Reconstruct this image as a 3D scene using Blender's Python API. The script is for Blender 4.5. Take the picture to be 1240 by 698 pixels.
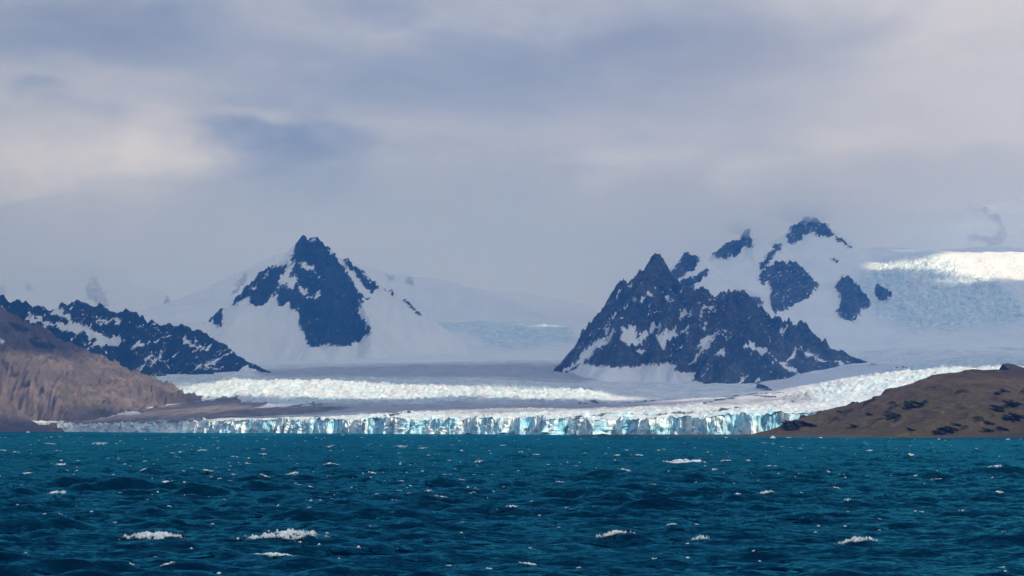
import bpy, math
import numpy as np
from math import radians

# ------------------------------------------------------------------ clear
for o in list(bpy.data.objects):
    bpy.data.objects.remove(o)
SC = bpy.context.scene
COL = SC.collection
rng = np.random.default_rng(7)

# ------------------------------------------------------------------ camera (ship's deck, 12 m above the sea, looking up the bay along +Y)
HFOV = 30.0
F = 620.0 / math.tan(radians(HFOV / 2))      # focal length in photo pixels (1240 wide)
CX, HY, HC = 620.0, 517.5, 12.0              # principal column, horizon row, eye height
cam = bpy.data.objects.new('camera', bpy.data.cameras.new('camera'))
COL.objects.link(cam)
cam.location = (0, 0, HC)
cam.rotation_euler = (radians(90), 0, 0)
cam.data.sensor_width = 36
cam.data.lens = 18 / math.tan(radians(HFOV / 2))
cam.data.shift_y = (HY - 349.0) / 1240.0
cam.data.clip_start = 1.0
cam.data.clip_end = 120000
SC.camera = cam

SC.view_settings.view_transform = 'Standard'
SC.view_settings.look = 'None'
SC.view_settings.gamma = 1
SC.view_settings.exposure = 0.0
SC.view_settings.use_curve_mapping = False
SC.render.engine = 'CYCLES'
cy = SC.cycles
cy.use_denoising = True
cy.max_bounces = 6
cy.diffuse_bounces = 3
cy.glossy_bounces = 2
cy.transmission_bounces = 3
cy.volume_bounces = 4
cy.transparent_max_bounces = 8
cy.caustics_reflective = False
cy.caustics_refractive = False
cy.sample_clamp_indirect = 4

# direction to the sun: from the right, a little behind the camera
SUN = np.array([0.50, -0.62, 0.62]); SUN /= np.linalg.norm(SUN)
EL = math.asin(SUN[2]); AZ = math.atan2(SUN[0], SUN[1])

# ------------------------------------------------------------------ node helper
class NT:
    def __init__(s, tree):
        s.t = tree; tree.nodes.clear()
    def n(s, kind, props=None, **ins):
        nd = s.t.nodes.new(kind)
        for k, v in (props or {}).items():
            setattr(nd, k, v)
        for k, v in ins.items():
            key = int(k[1:]) if k[0] == 'i' and k[1:].isdigit() else k.replace('_', ' ')
            s.set(nd.inputs[key], v)
        return nd
    def set(s, sock, v):
        if isinstance(v, bpy.types.NodeSocket):
            s.t.links.new(v, sock)
        elif isinstance(v, bpy.types.Node):
            s.t.links.new(v.outputs[0], sock)
        else:
            if sock.type == 'RGBA' and len(v) == 3: v = (*v, 1)
            sock.default_value = v
    def m(s, op, a, b=0.0, c=0.0, clamp=False):
        return s.n('ShaderNodeMath', {'operation': op, 'use_clamp': clamp}, i0=a, i1=b, i2=c).outputs[0]
    def noise(s, vec, scale, detail=4, rough=0.55, dist=0.0):
        return s.n('ShaderNodeTexNoise', None, Vector=vec, Scale=scale, Detail=detail, Roughness=rough, Distortion=dist).outputs[0]
    def mapping(s, vec, sc=(1, 1, 1), loc=(0, 0, 0), rot=(0, 0, 0)):
        return s.n('ShaderNodeMapping', None, Vector=vec, Scale=sc, Location=loc, Rotation=rot).outputs[0]
    def step(s, x, lo, hi, a=0.0, b=1.0):
        return s.n('ShaderNodeMapRange', {'interpolation_type': 'SMOOTHSTEP'}, i0=x, i1=lo, i2=hi, i3=a, i4=b).outputs[0]
    def mix(s, f, a, b, blend='MIX'):
        nd = s.n('ShaderNodeMix', {'data_type': 'RGBA', 'blend_type': blend})
        s.set(nd.inputs[0], f); s.set(nd.inputs[6], a); s.set(nd.inputs[7], b)
        return nd.outputs[2]
    def attr(s, name):
        return s.n('ShaderNodeAttribute', {'attribute_name': name}).outputs['Fac']
    def pos(s):
        return s.n('ShaderNodeNewGeometry').outputs['Position']

# ------------------------------------------------------------------ world: overcast sky with broken stratus, thin blue behind it
wd = bpy.data.worlds.new('World'); SC.world = wd; wd.use_nodes = True
t = NT(wd.node_tree)
out = t.n('ShaderNodeOutputWorld')
sky = t.n('ShaderNodeTexSky', {'sky_type': 'NISHITA', 'sun_disc': False, 'sun_elevation': EL, 'sun_rotation': AZ,
                               'air_density': 1.0, 'dust_density': 2.0})
bg1 = t.n('ShaderNodeBackground', None, Color=sky, Strength=0.1)
dirv = t.n('ShaderNodeTexCoord').outputs['Generated']
big = t.noise(t.mapping(dirv, (3.2, 3.2, 9.0), (0.35, 0.2, 0.6)), 1.0, 5, 0.5, 0.6)
mid = t.noise(t.mapping(dirv, (9, 9, 26), (3.1, 1.2, 0.3)), 1.0, 5, 0.55, 0.8)
fine = t.noise(t.mapping(dirv, (30, 30, 60), (1, 5, 2)), 1.0, 6, 0.6, 0.4)
warp = t.noise(t.mapping(dirv, (12, 12, 12), (7, 1, 2)), 1.0, 5, 0.6, 0.0)
sep = t.n('ShaderNodeSeparateXYZ', None, Vector=dirv)
dens = t.m('ADD', t.m('MULTIPLY', big, 0.48), t.m('ADD', t.m('MULTIPLY', mid, 0.36), t.m('MULTIPLY', fine, 0.16)))
# individual cloud masses, as directions on the sky (photo column, row, half widths, darkening)
az = t.m('ADD', t.m('DIVIDE', sep.outputs[0], sep.outputs[1]), t.m('MULTIPLY', t.m('SUBTRACT', warp, 0.5), 0.10))
el = t.m('ADD', sep.outputs[2], t.m('MULTIPLY', t.m('SUBTRACT', mid, 0.5), 0.045))
def mass(px, py, wx, wy, amp):
    a0 = (px - CX) / F; e0 = (HY - py) / F
    dx = t.m('DIVIDE', t.m('SUBTRACT', az, a0), wx / F); dy = t.m('DIVIDE', t.m('SUBTRACT', el, e0), wy / F)
    r2 = t.m('ADD', t.m('POWER', t.m('ABSOLUTE', dx), 3.2), t.m('POWER', t.m('ABSOLUTE', dy), 3.2))
    return t.m('MULTIPLY', t.m('EXPONENT', t.m('MULTIPLY', r2, -1.0)), amp)
MASSES = [(60, 55, 190, 38, -0.15), (375, 212, 110, 48, -0.20), (640, 95, 330, 50, -0.07), (900, 75, 220, 40, -0.05),
          (40, 235, 130, 75, 0.15), (195, 195, 85, 55, 0.16), (320, 158, 40, 12, 0.10), (1180, 180, 220, 170, 0.12),
          (1120, 15, 240, 30, 0.12), (720, 205, 55, 10, -0.08), (560, 250, 110, 60, -0.03), (40, 122, 36, 10, -0.09), (120, 120, 150, 25, 0.06), (900, 240, 260, 60, 0.05)]
front = t.m('GREATER_THAN', sep.outputs[1], 0.3)
for a in MASSES:
    dens = t.m('ADD', dens, t.m('MULTIPLY', mass(*a), front))
ramp = t.n('ShaderNodeValToRGB', None, Fac=dens)
def lin(r, g, b):
    f = lambda c: ((c / 255 + 0.055) / 1.055) ** 2.4 if c > 10 else c / 255 / 12.92
    return (f(r), f(g), f(b), 1)
cr = ramp.color_ramp
cr.elements[0].position = 0.28; cr.elements[0].color = lin(126, 138, 169)
cr.elements[1].position = 0.74; cr.elements[1].color = lin(209, 214, 232)
e = cr.elements.new(0.45); e.color = lin(152, 163, 191)
e = cr.elements.new(0.58); e.color = lin(177, 185, 206)
# warmer, paler towards the sun's side, and paler in the snow-lit air low down
warm = t.step(az, -0.05, 0.30)
ccol = t.mix(t.m('MULTIPLY', warm, 0.55), ramp.outputs[0], lin(206, 209, 223))
low = t.step(sep.outputs[2], 0.05, 0.125, 1, 0)
ccol = t.mix(t.m('MULTIPLY', low, 0.6), ccol, lin(172, 186, 214))
bg2 = t.n('ShaderNodeBackground', None, Color=ccol, Strength=1.0)
mx = t.n('ShaderNodeMixShader', None, i0=0.95, i1=bg1, i2=bg2)
t.set(out.inputs['Surface'], mx)

# ------------------------------------------------------------------ sun
sl = bpy.data.lights.new('sun', 'SUN'); sl.energy = 4.2; sl.angle = radians(0.53); sl.color = (1.0, 0.955, 0.89)
so = bpy.data.objects.new('sun', sl); COL.objects.link(so)
from mathutils import Vector
so.rotation_euler = Vector(SUN).to_track_quat('Z', 'Y').to_euler()
so.location = (3000, -2000, 5000)

# ------------------------------------------------------------------ numpy noise
_p = rng.permutation(256); PERM = np.concatenate([_p, _p, _p]).astype(np.int32)
_ga = rng.random(256) * 2 * np.pi; GX, GY = np.cos(_ga).astype(np.float32), np.sin(_ga).astype(np.float32)
def pnoise(x, y, seed=0):
    x = np.asarray(x, np.float64) + seed * 17.31; y = np.asarray(y, np.float64) + seed * 9.17
    xi = np.floor(x); yi = np.floor(y); xf = (x - xi).astype(np.float32); yf = (y - yi).astype(np.float32)
    xi = xi.astype(np.int64) & 255; yi = yi.astype(np.int64) & 255
    u = xf * xf * xf * (xf * (xf * 6 - 15) + 10); v = yf * yf * yf * (yf * (yf * 6 - 15) + 10)
    def g(ix, iy, dx, dy):
        h = PERM[PERM[ix] + iy]
        return GX[h] * dx + GY[h] * dy
    x1 = (xi + 1) & 255; y1 = (yi + 1) & 255
    a = g(xi, yi, xf, yf); b = g(x1, yi, xf - 1, yf); c = g(xi, y1, xf, yf - 1); d = g(x1, y1, xf - 1, yf - 1)
    return 1.5 * ((a * (1 - u) + b * u) * (1 - v) + (c * (1 - u) + d * u) * v)
def fbm(x, y, oct=4, seed=0, gain=0.5):
    s = 0; a = 1; f = 1
    for i in range(oct):
        s = s + a * pnoise(x * f, y * f, seed + i * 3); a *= gain; f *= 2.03
    return s
def ridged(x, y, oct=4, seed=0, gain=0.5):
    s = 0; a = 1; f = 1; w = 1
    for i in range(oct):
        r = (1 - np.abs(pnoise(x * f, y * f, seed + i * 5))) ** 2
        s = s + a * r * w; w = np.clip(r * 1.6, 0, 1); a *= gain; f *= 2.07
    return s
def cells(x, y, seed=0):
    """distance to nearest / second nearest jittered cell point, and cell id"""
    xi = np.floor(x).astype(np.int64); yi = np.floor(y).astype(np.int64)
    d1 = np.full(x.shape, 9.0); d2 = np.full(x.shape, 9.0); cid = np.zeros(x.shape, np.int64)
    for i in (-1, 0, 1):
        for j in (-1, 0, 1):
            h = PERM[PERM[(xi + i + seed) & 255] + ((yi + j) & 255)]
            cx_ = xi + i + 0.5 + 0.42 * GX[h]; cy_ = yi + j + 0.5 + 0.42 * GY[h]
            d = np.hypot(x - cx_, y - cy_)
            n = d < d1
            d2 = np.where(n, d1, np.minimum(d2, d)); cid = np.where(n, h, cid); d1 = np.where(n, d, d1)
    return d1, d2, cid
def sstep(x, a, b):
    q = np.clip((x - a) / (b - a), 0, 1); return q * q * (3 - 2 * q)
def wpt(px, py, Y):
    return ((px - CX) / F * Y, Y, HC + (HY - py) / F * Y)
def proj(X, Y, Z):
    return CX + F * X / Y, HY - F * (Z - HC) / Y
def sdf(px, py, poly):
    """signed distance in pixels, positive inside; far outside = -50"""
    P = np.array(poly, float); res = np.full(px.shape, -50.0)
    m = (px > P[:, 0].min() - 14) & (px < P[:, 0].max() + 14) & (py > P[:, 1].min() - 14) & (py < P[:, 1].max() + 14)
    if not m.any(): return res
    x = px[m]; y = py[m]; d = np.full(x.shape, 1e9); ins = np.zeros(x.shape, bool)
    for (ax, ay), (bx, by) in zip(P, np.roll(P, -1, 0)):
        ex, ey = bx - ax, by - ay
        tt = np.clip(((x - ax) * ex + (y - ay) * ey) / (ex * ex + ey * ey + 1e-9), 0, 1)
        d = np.minimum(d, np.hypot(x - ax - tt * ex, y - ay - tt * ey))
        c = (ay > y) != (by > y)
        ins ^= c & (x < (bx - ax) * (y - ay) / (by - ay + 1e-12) + ax)
    res[m] = np.where(ins, d, -d)
    return res
def sdl(px, py, line):
    """distance in pixels to an open polyline"""
    P = np.array(line, float); d = np.full(px.shape, 1e9)
    for (ax, ay), (bx, by) in zip(P[:-1], P[1:]):
        ex, ey = bx - ax, by - ay
        tt = np.clip(((px - ax) * ex + (py - ay) * ey) / (ex * ex + ey * ey + 1e-9), 0, 1)
        d = np.minimum(d, np.hypot(px - ax - tt * ex, py - ay - tt * ey))
    return d
def ridge_h(X, Y, ridges, ax=1.0):
    """height of a massif = highest of its ridges; ridge = ([(px,py,depth)...], slope_front, slope_back)"""
    h = np.full(X.shape, -1e4); X = X * ax
    for pts, kf, kb in ridges:
        P = np.array([wpt(*q) for q in pts]); P[:, 0] *= ax
        for a, b in zip(P[:-1], P[1:]):
            ex, ey = b[0] - a[0], b[1] - a[1]; L2 = ex * ex + ey * ey
            tt = np.clip(((X - a[0]) * ex + (Y - a[1]) * ey) / L2, 0, 1)
            dx = X - a[0] - tt * ex; dy = Y - a[1] - tt * ey
            d = np.hypot(dx, dy)
            k = np.where(dy < 0, kf, kb)
            zz = a[2] + tt * (b[2] - a[2])
            h = np.maximum(h, zz - k * d + 0.00022 * k * d * d * (d < 1400))
    return h

# ------------------------------------------------------------------ mesh helpers
def mesh(name, co, quads, mat, parent=None, attrs=None, smooth=True):
    me = bpy.data.meshes.new(name)
    co = np.ascontiguousarray(co, np.float32); quads = np.ascontiguousarray(quads, np.int32)
    k = quads.shape[1]
    me.vertices.add(len(co)); me.vertices.foreach_set('co', co.ravel())
    me.loops.add(quads.size); me.polygons.add(len(quads))
    me.polygons.foreach_set('loop_start', np.arange(0, quads.size, k, dtype=np.int32))
    me.loops.foreach_set('vertex_index', quads.ravel())
    me.polygons.foreach_set('use_smooth', np.full(len(quads), smooth, bool))
    for n_, v in (attrs or {}).items():
        at = me.attributes.new(n_, 'FLOAT', 'POINT'); at.data.foreach_set('value', np.ascontiguousarray(v, np.float32).ravel())
    me.update(calc_edges=True)
    if mat: me.materials.append(mat)
    o = bpy.data.objects.new(name, me); COL.objects.link(o)
    if parent: o.parent = parent
    return o
def gridq(n, m):
    i = np.arange(n * m).reshape(n, m)
    return np.stack([i[:-1, :-1], i[:-1, 1:], i[1:, 1:], i[1:, :-1]], -1).reshape(-1, 4)
def sub_mesh(name, co, quads, sel, mat, parent, attrs, smooth=True):
    q = quads[sel]; u, inv = np.unique(q.ravel(), return_inverse=True)
    return mesh(name, co[u], inv.reshape(q.shape), mat, parent, {k: v.ravel()[u] for k, v in attrs.items()}, smooth)
def tag(o, label=None, cat=None, group=None, kind=None):
    if label: o['label'] = label
    if cat: o['category'] = cat
    if group: o['group'] = group
    if kind: o['kind'] = kind
    return o
def terrain(name, X, Y, Z, mat, attrs, region, parts, label, cat, keep=None):
    """one landform; faces whose vertices fall in region r>0 become the child part parts[r]"""
    n, m = X.shape
    co = np.stack([X, Y, Z], -1).reshape(-1, 3); q = gridq(n, m)
    if keep is not None:
        q = q[keep.ravel()[q].any(1)]
    rf = region.ravel()[q[:, 0]]
    root = sub_mesh(name, co, q, ~np.isin(rf, list(parts)), mat, None, attrs)
    tag(root, label, cat, None, 'structure')
    for r, pn in parts.items():
        s = rf == r
        if s.sum() > 12:
            o = sub_mesh(pn[0] if isinstance(pn, tuple) else pn, co, q, s, mat, root, attrs)
            if isinstance(pn, tuple): o['label'] = pn[1]
    return root
def paint(px, py, polys, base, X, Z, lam=26.0, amp=2.2, soft=1.6, seed=0):
    """rock amount 0..1 and region id from outlines of rock faces and snow fields on a mountain side"""
    wx = px + amp * fbm(X / lam, Z / lam, 5, seed, 0.75); wy = py + amp * fbm(X / lam, Z / lam, 5, seed + 31, 0.75)
    soft = 5.5
    r = np.full(px.shape, float(base)); reg = np.zeros(px.shape, np.int32)
    for i, (kind, poly) in enumerate(polys):
        s = sdf(wx, wy, poly); f = np.clip(0.5 + s / soft, 0, 1)
        r = np.maximum(r, f) if kind == 'rock' else np.minimum(r, 1 - f)
        reg[s > 0] = i + 1
    return r, reg

# ------------------------------------------------------------------ materials
def new_mat(name):
    m = bpy.data.materials.new(name); m.use_nodes = True
    t = NT(m.node_tree); t.out = t.n('ShaderNodeOutputMaterial')
    return m, t
def principled(t, color, rough=0.9, spec=0.2, normal=None, **kw):
    b = t.n('ShaderNodeBsdfPrincipled', None, Base_Color=color, Roughness=rough, Specular_IOR_Level=spec, **kw)
    if normal is not None: t.set(b.inputs['Normal'], normal)
    t.set(t.out.inputs['Surface'], b.outputs[0])
    return b
def bump(t, h, dist, strength=1.0, normal=None):
    b = t.n('ShaderNodeBump', None, Strength=strength, Distance=dist, Height=h)
    if normal is not None: t.set(b.inputs['Normal'], normal)
    return b.outputs[0]

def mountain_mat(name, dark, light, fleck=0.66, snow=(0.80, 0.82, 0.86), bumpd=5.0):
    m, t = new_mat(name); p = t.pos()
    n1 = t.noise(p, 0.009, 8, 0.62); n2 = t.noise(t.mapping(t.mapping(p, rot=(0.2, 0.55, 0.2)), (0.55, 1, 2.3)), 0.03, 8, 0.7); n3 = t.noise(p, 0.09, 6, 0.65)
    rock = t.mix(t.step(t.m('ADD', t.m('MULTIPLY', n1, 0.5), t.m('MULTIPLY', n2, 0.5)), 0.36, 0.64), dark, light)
    nz = t.n('ShaderNodeSeparateXYZ', None, Vector=t.n('ShaderNodeNewGeometry').outputs['Normal']).outputs[2]
    # small snow flecks caught on ledges of the rock
    clus = t.m('MULTIPLY', t.m('SUBTRACT', t.noise(p, 0.007, 3, 0.5), 0.5), 0.30)
    fl = t.m('MULTIPLY', t.step(t.m('ADD', clus, t.m('ADD', t.m('MULTIPLY', n2, 0.55), t.m('MULTIPLY', n3, 0.45))), fleck - 0.01, fleck + 0.03), t.step(nz, 0.35, 0.6))
    n4 = t.noise(p, 0.22, 4, 0.7)
    ra = t.m('ADD', t.attr('rock'), t.m('ADD', t.m('MULTIPLY', t.m('SUBTRACT', n3, 0.5), 1.2), t.m('MULTIPLY', t.m('SUBTRACT', n2, 0.5), 2.4)))
    ra = t.m('MULTIPLY', t.step(ra, 0.42, 0.58), t.m('SUBTRACT', 1.0, fl))
    rock = t.mix(0.8, rock, t.mix(t.step(t.m('ADD', t.m('MULTIPLY', n3, 0.6), t.m('MULTIPLY', n4, 0.4)), 0.36, 0.64), (0.3, 0.32, 0.36), (2.0, 1.9, 1.8)), 'MULTIPLY')
    sn = t.mix(t.step(t.noise(p, 0.006, 6, 0.6), 0.35, 0.7), snow, tuple(c * 0.93 for c in snow))
    sn = t.mix(t.attr('blue'), sn, t.mix(t.step(t.noise(p, 0.035, 7, 0.7), 0.40, 0.62), (0.30, 0.54, 0.66), (0.80, 0.85, 0.88)))
    col = t.mix(ra, sn, rock)
    hb = t.m('ADD', t.m('MULTIPLY', n2, 0.7), t.m('MULTIPLY', n3, 0.3))
    nrm = bump(t, hb, bumpd, t.m('ADD', t.m('MULTIPLY', ra, 0.85), t.m('ADD', 0.12, t.m('MULTIPLY', t.attr('blue'), 1.3))))
    principled(t, col, 0.85, 0.15, nrm)
    return m
M_PEAK = mountain_mat('dark_rock_and_snow', (0.006, 0.012, 0.022), (0.036, 0.042, 0.055), 0.625)
M_MASS = mountain_mat('massif_rock_and_snow', (0.008, 0.012, 0.02), (0.085, 0.078, 0.085), 0.60)
M_LEFT = mountain_mat('ridge_rock_and_snow', (0.005, 0.011, 0.02), (0.026, 0.032, 0.046), 0.61)
M_FAR = mountain_mat('far_hazed_rock_and_snow', (0.22, 0.23, 0.26), (0.42, 0.43, 0.46), 0.56)  # rock paled: the fade of distance haze is put into its colour
M_TILL = mountain_mat('till_slope', (0.07, 0.05, 0.065), (0.16, 0.13, 0.15), 0.60, (0.62, 0.62, 0.68))

def hill_mat(name, cols, green, rockc, sc, bumpd):
    """bare hillside: scree colours, turf patches (attribute green), bare crags (attribute rock)"""
    m, t = new_mat(name); p = t.pos()
    n1 = t.noise(p, sc * 0.35, 7, 0.6, 0.4); n2 = t.noise(t.mapping(p, (1, 0.7, 0.35)), sc * 1.9, 8, 0.7, 0.3); n3 = t.noise(p, sc * 7, 6, 0.7)
    c = t.mix(t.step(n1, 0.34, 0.66), cols[0], cols[1])
    c = t.mix(t.step(n2, 0.42, 0.72), c, cols[2])
    g = t.m('MULTIPLY', t.step(t.m('ADD', n2, t.m('MULTIPLY', t.m('SUBTRACT', n1, 0.5), 0.7)), 0.42, 0.60), t.attr('green'))
    c = t.mix(g, c, t.mix(n3, green[0], green[1]))
    ra = t.step(t.m('ADD', t.attr('rock'), t.m('MULTIPLY', t.m('SUBTRACT', n3, 0.5), 0.7)), 0.4, 0.65)
    c = t.mix(ra, c, t.mix(n3, tuple(v * 0.5 for v in rockc), rockc))
    c = t.mix(t.attr('snow'), c, (0.8, 0.82, 0.86))
    c = t.mix(0.55, c, t.mix(n3, (0.45, 0.45, 0.45), (1.5, 1.5, 1.5)), 'MULTIPLY')
    nrm = bump(t, t.m('ADD', t.m('MULTIPLY', n2, 0.6), t.m('MULTIPLY', n3, 0.4)), bumpd, 0.9)
    principled(t, c, 0.95, 0.08, nrm)
    return m
M_HILL_L = hill_mat('scree_hillside', [(0.115, 0.092, 0.088), (0.185, 0.150, 0.136), (0.07, 0.06, 0.064)],
                    [(0.07, 0.075, 0.04), (0.11, 0.105, 0.06)], (0.06, 0.05, 0.055), 0.02, 6.0)
M_HILL_R = hill_mat('turf_hillside', [(0.062, 0.044, 0.036), (0.10, 0.072, 0.056), (0.04, 0.031, 0.027)],
                    [(0.036, 0.036, 0.018), (0.068, 0.064, 0.03)], (0.028, 0.025, 0.025), 0.06, 2.0)
M_KNOB = hill_mat('dark_hillside', [(0.035, 0.025, 0.03), (0.05, 0.035, 0.038), (0.03, 0.022, 0.026)],
                  [(0.03, 0.03, 0.02), (0.04, 0.04, 0.025)], (0.02, 0.02, 0.02), 0.05, 2.0)

def ice_mat():
    m, t = new_mat('glacier_ice'); p = t.pos()
    n1 = t.noise(t.mapping(p, (1, 0.35, 1)), 0.02, 8, 0.65, 0.3); n2 = t.noise(p, 0.07, 8, 0.72); n3 = t.noise(p, 0.006, 5, 0.6)
    c = t.mix(t.step(t.m('ADD', t.m('MULTIPLY', n2, 0.6), t.m('MULTIPLY', n1, 0.4)), 0.40, 0.60), (0.50, 0.54, 0.61), (0.86, 0.86, 0.85))
    c = t.mix(t.m('MULTIPLY', t.attr('blue'), t.step(n1, 0.35, 0.62)), c, (0.42, 0.66, 0.76))
    grit_shade = t.m('MULTIPLY', t.attr('grit_shade'), t.step(t.m('ADD', t.m('MULTIPLY', n1, 0.6), t.m('MULTIPLY', n2, 0.4)), 0.36, 0.62, 0.55, 1.0))
    c = t.mix(grit_shade, c, t.mix(n2, (0.22, 0.22, 0.27), (0.40, 0.39, 0.45)))
    d = t.step(t.m('ADD', t.attr('dirt'), t.m('MULTIPLY', t.m('SUBTRACT', n2, 0.5), 0.9)), 0.35, 0.65)
    c = t.mix(d, c, t.mix(t.attr('brown'), t.mix(n2, (0.04, 0.045, 0.06), (0.09, 0.09, 0.11)), t.mix(t.step(t.m('ADD', t.m('MULTIPLY', n1, 0.6), t.m('MULTIPLY', n2, 0.4)), 0.36, 0.64), (0.10, 0.085, 0.088), (0.30, 0.25, 0.235))))
    nrm = bump(t, t.m('ADD', t.m('MULTIPLY', n1, 0.5), t.m('MULTIPLY', n2, 0.5)), 5.0, 0.8)
    principled(t, c, 0.7, 0.25, nrm)
    return m
M_ICE = ice_mat()
def cliff_mat():
    m, t = new_mat('calving_ice'); p = t.pos()
    n1 = t.noise(t.mapping(p, (1, 1, 0.14)), 0.06, 7, 0.65, 0.2); n2 = t.noise(t.mapping(p, (1, 1, 0.16)), 0.22, 7, 0.7); n3 = t.noise(p, 0.014, 4, 0.6)
    f = t.m('ADD', t.m('MULTIPLY', n1, 0.6), t.m('ADD', t.m('MULTIPLY', n3, 0.4), t.m('MULTIPLY', t.m('SUBTRACT', t.attr('blue'), 0.5), 0.5)))
    c = t.mix(t.step(f, 0.34, 0.68), (0.86, 0.92, 0.94), (0.36, 0.70, 0.85))
    c = t.mix(t.step(n2, 0.5, 0.75, 0, 0.6), c, (0.82, 0.86, 0.88))
    c = t.mix(t.m('MULTIPLY', t.step(n2, 0.32, 0.42, 1, 0), 0.4), c, (0.12, 0.42, 0.62))
    principled(t, c, 0.45, 0.35, bump(t, n2, 2.0, 0.8))
    return m
M_CLIFF = cliff_mat()
def beach_mat():
    m, t = new_mat('shingle'); p = t.pos()
    n = t.noise(p, 0.3, 6, 0.7)
    principled(t, t.mix(n, (0.02, 0.02, 0.024), (0.075, 0.068, 0.066)), 0.8, 0.2, bump(t, n, 0.4))
    return m
M_BEACH = beach_mat()
def foam_mat():
    m, t = new_mat('foam'); p = t.pos()
    n = t.noise(p, 2.2, 6, 0.7)
    n2 = t.noise(t.mapping(p, (0.6, 1, 1)), 2.0, 6, 0.8)
    al = t.step(t.m('ADD', t.attr('foam'), t.m('MULTIPLY', t.m('SUBTRACT', n2, 0.5), 2.6)), 0.0, 0.85)
    b = principled(t, t.mix(t.step(n, 0.35, 0.6), (0.55, 0.68, 0.70), (0.88, 0.90, 0.90)), 0.8, 0.2, bump(t, n, 0.15))
    t.set(b.inputs['Alpha'], al)
    return m
M_FOAM = foam_mat()

# ------------------------------------------------------------------ glacier / snowfield surface: long profiles (depth, photo row of that surface) at several columns
COLS = {
 -150: [(5250, 516), (5500, 505), (6500, 470), (8000, 440), (11000, 405), (13000, 388), (15500, 368)],
 0:    [(5180, 516), (5500, 505), (6500, 470), (8000, 440), (11000, 405), (13000, 388), (15500, 368)],
 100:  [(4800, 514), (5050, 509), (5400, 500), (6000, 474), (6500, 463), (8000, 445), (10500, 412), (13000, 392), (15500, 372)],
 180:  [(4350, 512.5), (4700, 508), (5000, 501), (5300, 492), (5700, 480), (6000, 464), (6300, 458.5), (7000, 455), (8000, 446), (10500, 410), (13000, 392), (15500, 372)],
 300:  [(3950, 509.5), (4250, 506), (4600, 500), (5000, 493), (5400, 482), (5700, 463), (6000, 459), (6800, 455), (7500, 449.5), (8000, 443), (9000, 430), (10500, 408), (13000, 392), (15500, 372)],
 400:  [(3680, 509.5), (3950, 505), (4300, 501), (4700, 497), (5150, 490), (5450, 478), (5750, 462), (6100, 459), (7000, 453), (8000, 440), (9000, 427), (10500, 404), (13000, 388), (15500, 366)],
 500:  [(3400, 508.5), (3650, 504), (3900, 501), (4600, 496), (5100, 490.5), (5500, 478), (5800, 463.5), (6100, 460), (7000, 452), (8000, 440), (9000, 425), (10500, 400), (11500, 391), (13000, 382), (15500, 360)],
 620:  [(3190, 508), (3450, 502), (3700, 498.5), (4600, 494), (5000, 489.5), (5300, 481), (5600, 468.5), (6000, 465), (6400, 459), (7000, 450), (8000, 437), (9000, 425), (9400, 418), (10000, 398), (10300, 393.5), (12000, 389), (13500, 372), (15500, 352)],
 700:  [(3060, 508.5), (3300, 501.5), (3600, 498), (4500, 493.5), (5000, 489), (5300, 480), (5600, 470), (6200, 465), (7000, 455), (8000, 437), (9000, 424), (9600, 408), (10200, 394), (12000, 390), (13500, 380), (15500, 365)],
 760:  [(2990, 509), (3250, 501), (3500, 497.5), (4500, 493), (5000, 488.5), (5400, 482), (6200, 468), (7000, 458), (8000, 440), (9000, 415), (10000, 398), (12000, 395), (15500, 390)],
 800:  [(2930, 507.5), (3200, 500), (3500, 496), (4500, 491), (5000, 487), (5600, 477), (6300, 467), (7000, 457), (7800, 440), (8300, 420), (9000, 372), (9600, 338), (10200, 348), (12000, 370), (15500, 400)],
 850:  [(2860, 505), (3100, 499), (3500, 495.5), (4500, 489.5), (5000, 484), (5600, 474), (6400, 466), (7000, 455), (7800, 438), (8400, 402), (9000, 362), (9600, 322), (9900, 316), (10500, 330), (12500, 360), (15500, 400)],
 905:  [(2790, 502), (3050, 497.5), (3400, 494), (4500, 487.5), (5000, 481), (5600, 470), (6500, 465), (7300, 450), (7800, 436), (8400, 407), (9000, 366), (9600, 322), (10000, 298), (10600, 310), (12500, 350), (15500, 390)],
 935:  [(2750, 501), (3000, 496.5), (3400, 493), (4500, 485), (5000, 478), (5600, 469), (6500, 463), (7300, 448), (7800, 436), (8500, 406), (9000, 376), (9600, 331), (10200, 300), (10800, 310), (12500, 345), (15500, 390)],
 985:  [(2720, 501), (3000, 496), (3500, 491), (4300, 481), (4700, 473), (5300, 464), (6200, 455), (7000, 444), (7800, 436), (8500, 413), (9000, 382), (9600, 345), (10200, 300), (10500, 281), (11000, 295), (12500, 330), (15500, 380)],
 1032: [(2700, 501), (3000, 496), (3500, 490.5), (4200, 478), (4600, 466), (5200, 457), (6000, 448), (7000, 439), (7800, 435), (8500, 413), (9000, 386), (9600, 346), (10200, 313), (10500, 302), (11500, 305), (15500, 340)],
 1090: [(2690, 501), (3500, 490), (4200, 474), (4600, 459), (5200, 450), (6000, 441), (7000, 434.5), (7700, 432), (8500, 410), (9000, 383), (9700, 338), (10400, 306.5), (11500, 303), (15500, 320)],
 1150: [(2680, 501), (3500, 490), (4200, 470), (4600, 455), (5200, 446), (6200, 437), (7000, 432), (7700, 430), (8500, 408), (9000, 381), (9600, 341), (10300, 307), (12000, 302), (15500, 310)],
 1240: [(2670, 501), (3500, 490), (4200, 470), (4600, 455), (5200, 445), (6200, 437), (7000, 433), (7700, 431), (8500, 408), (9000, 382), (9600, 341), (10400, 305), (12000, 300), (15500, 305)],
 1420: [(2650, 501), (3500, 490), (4200, 470), (4600, 455), (5200, 445), (6200, 437), (7000, 433), (7700, 431), (8500, 408), (9000, 382), (9600, 340), (10400, 300), (12000, 296), (15500, 300)],
}
CK = np.array(sorted(COLS), float)
YS = np.arange(2500, 15600, 20.0)
ZT = []
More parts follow.
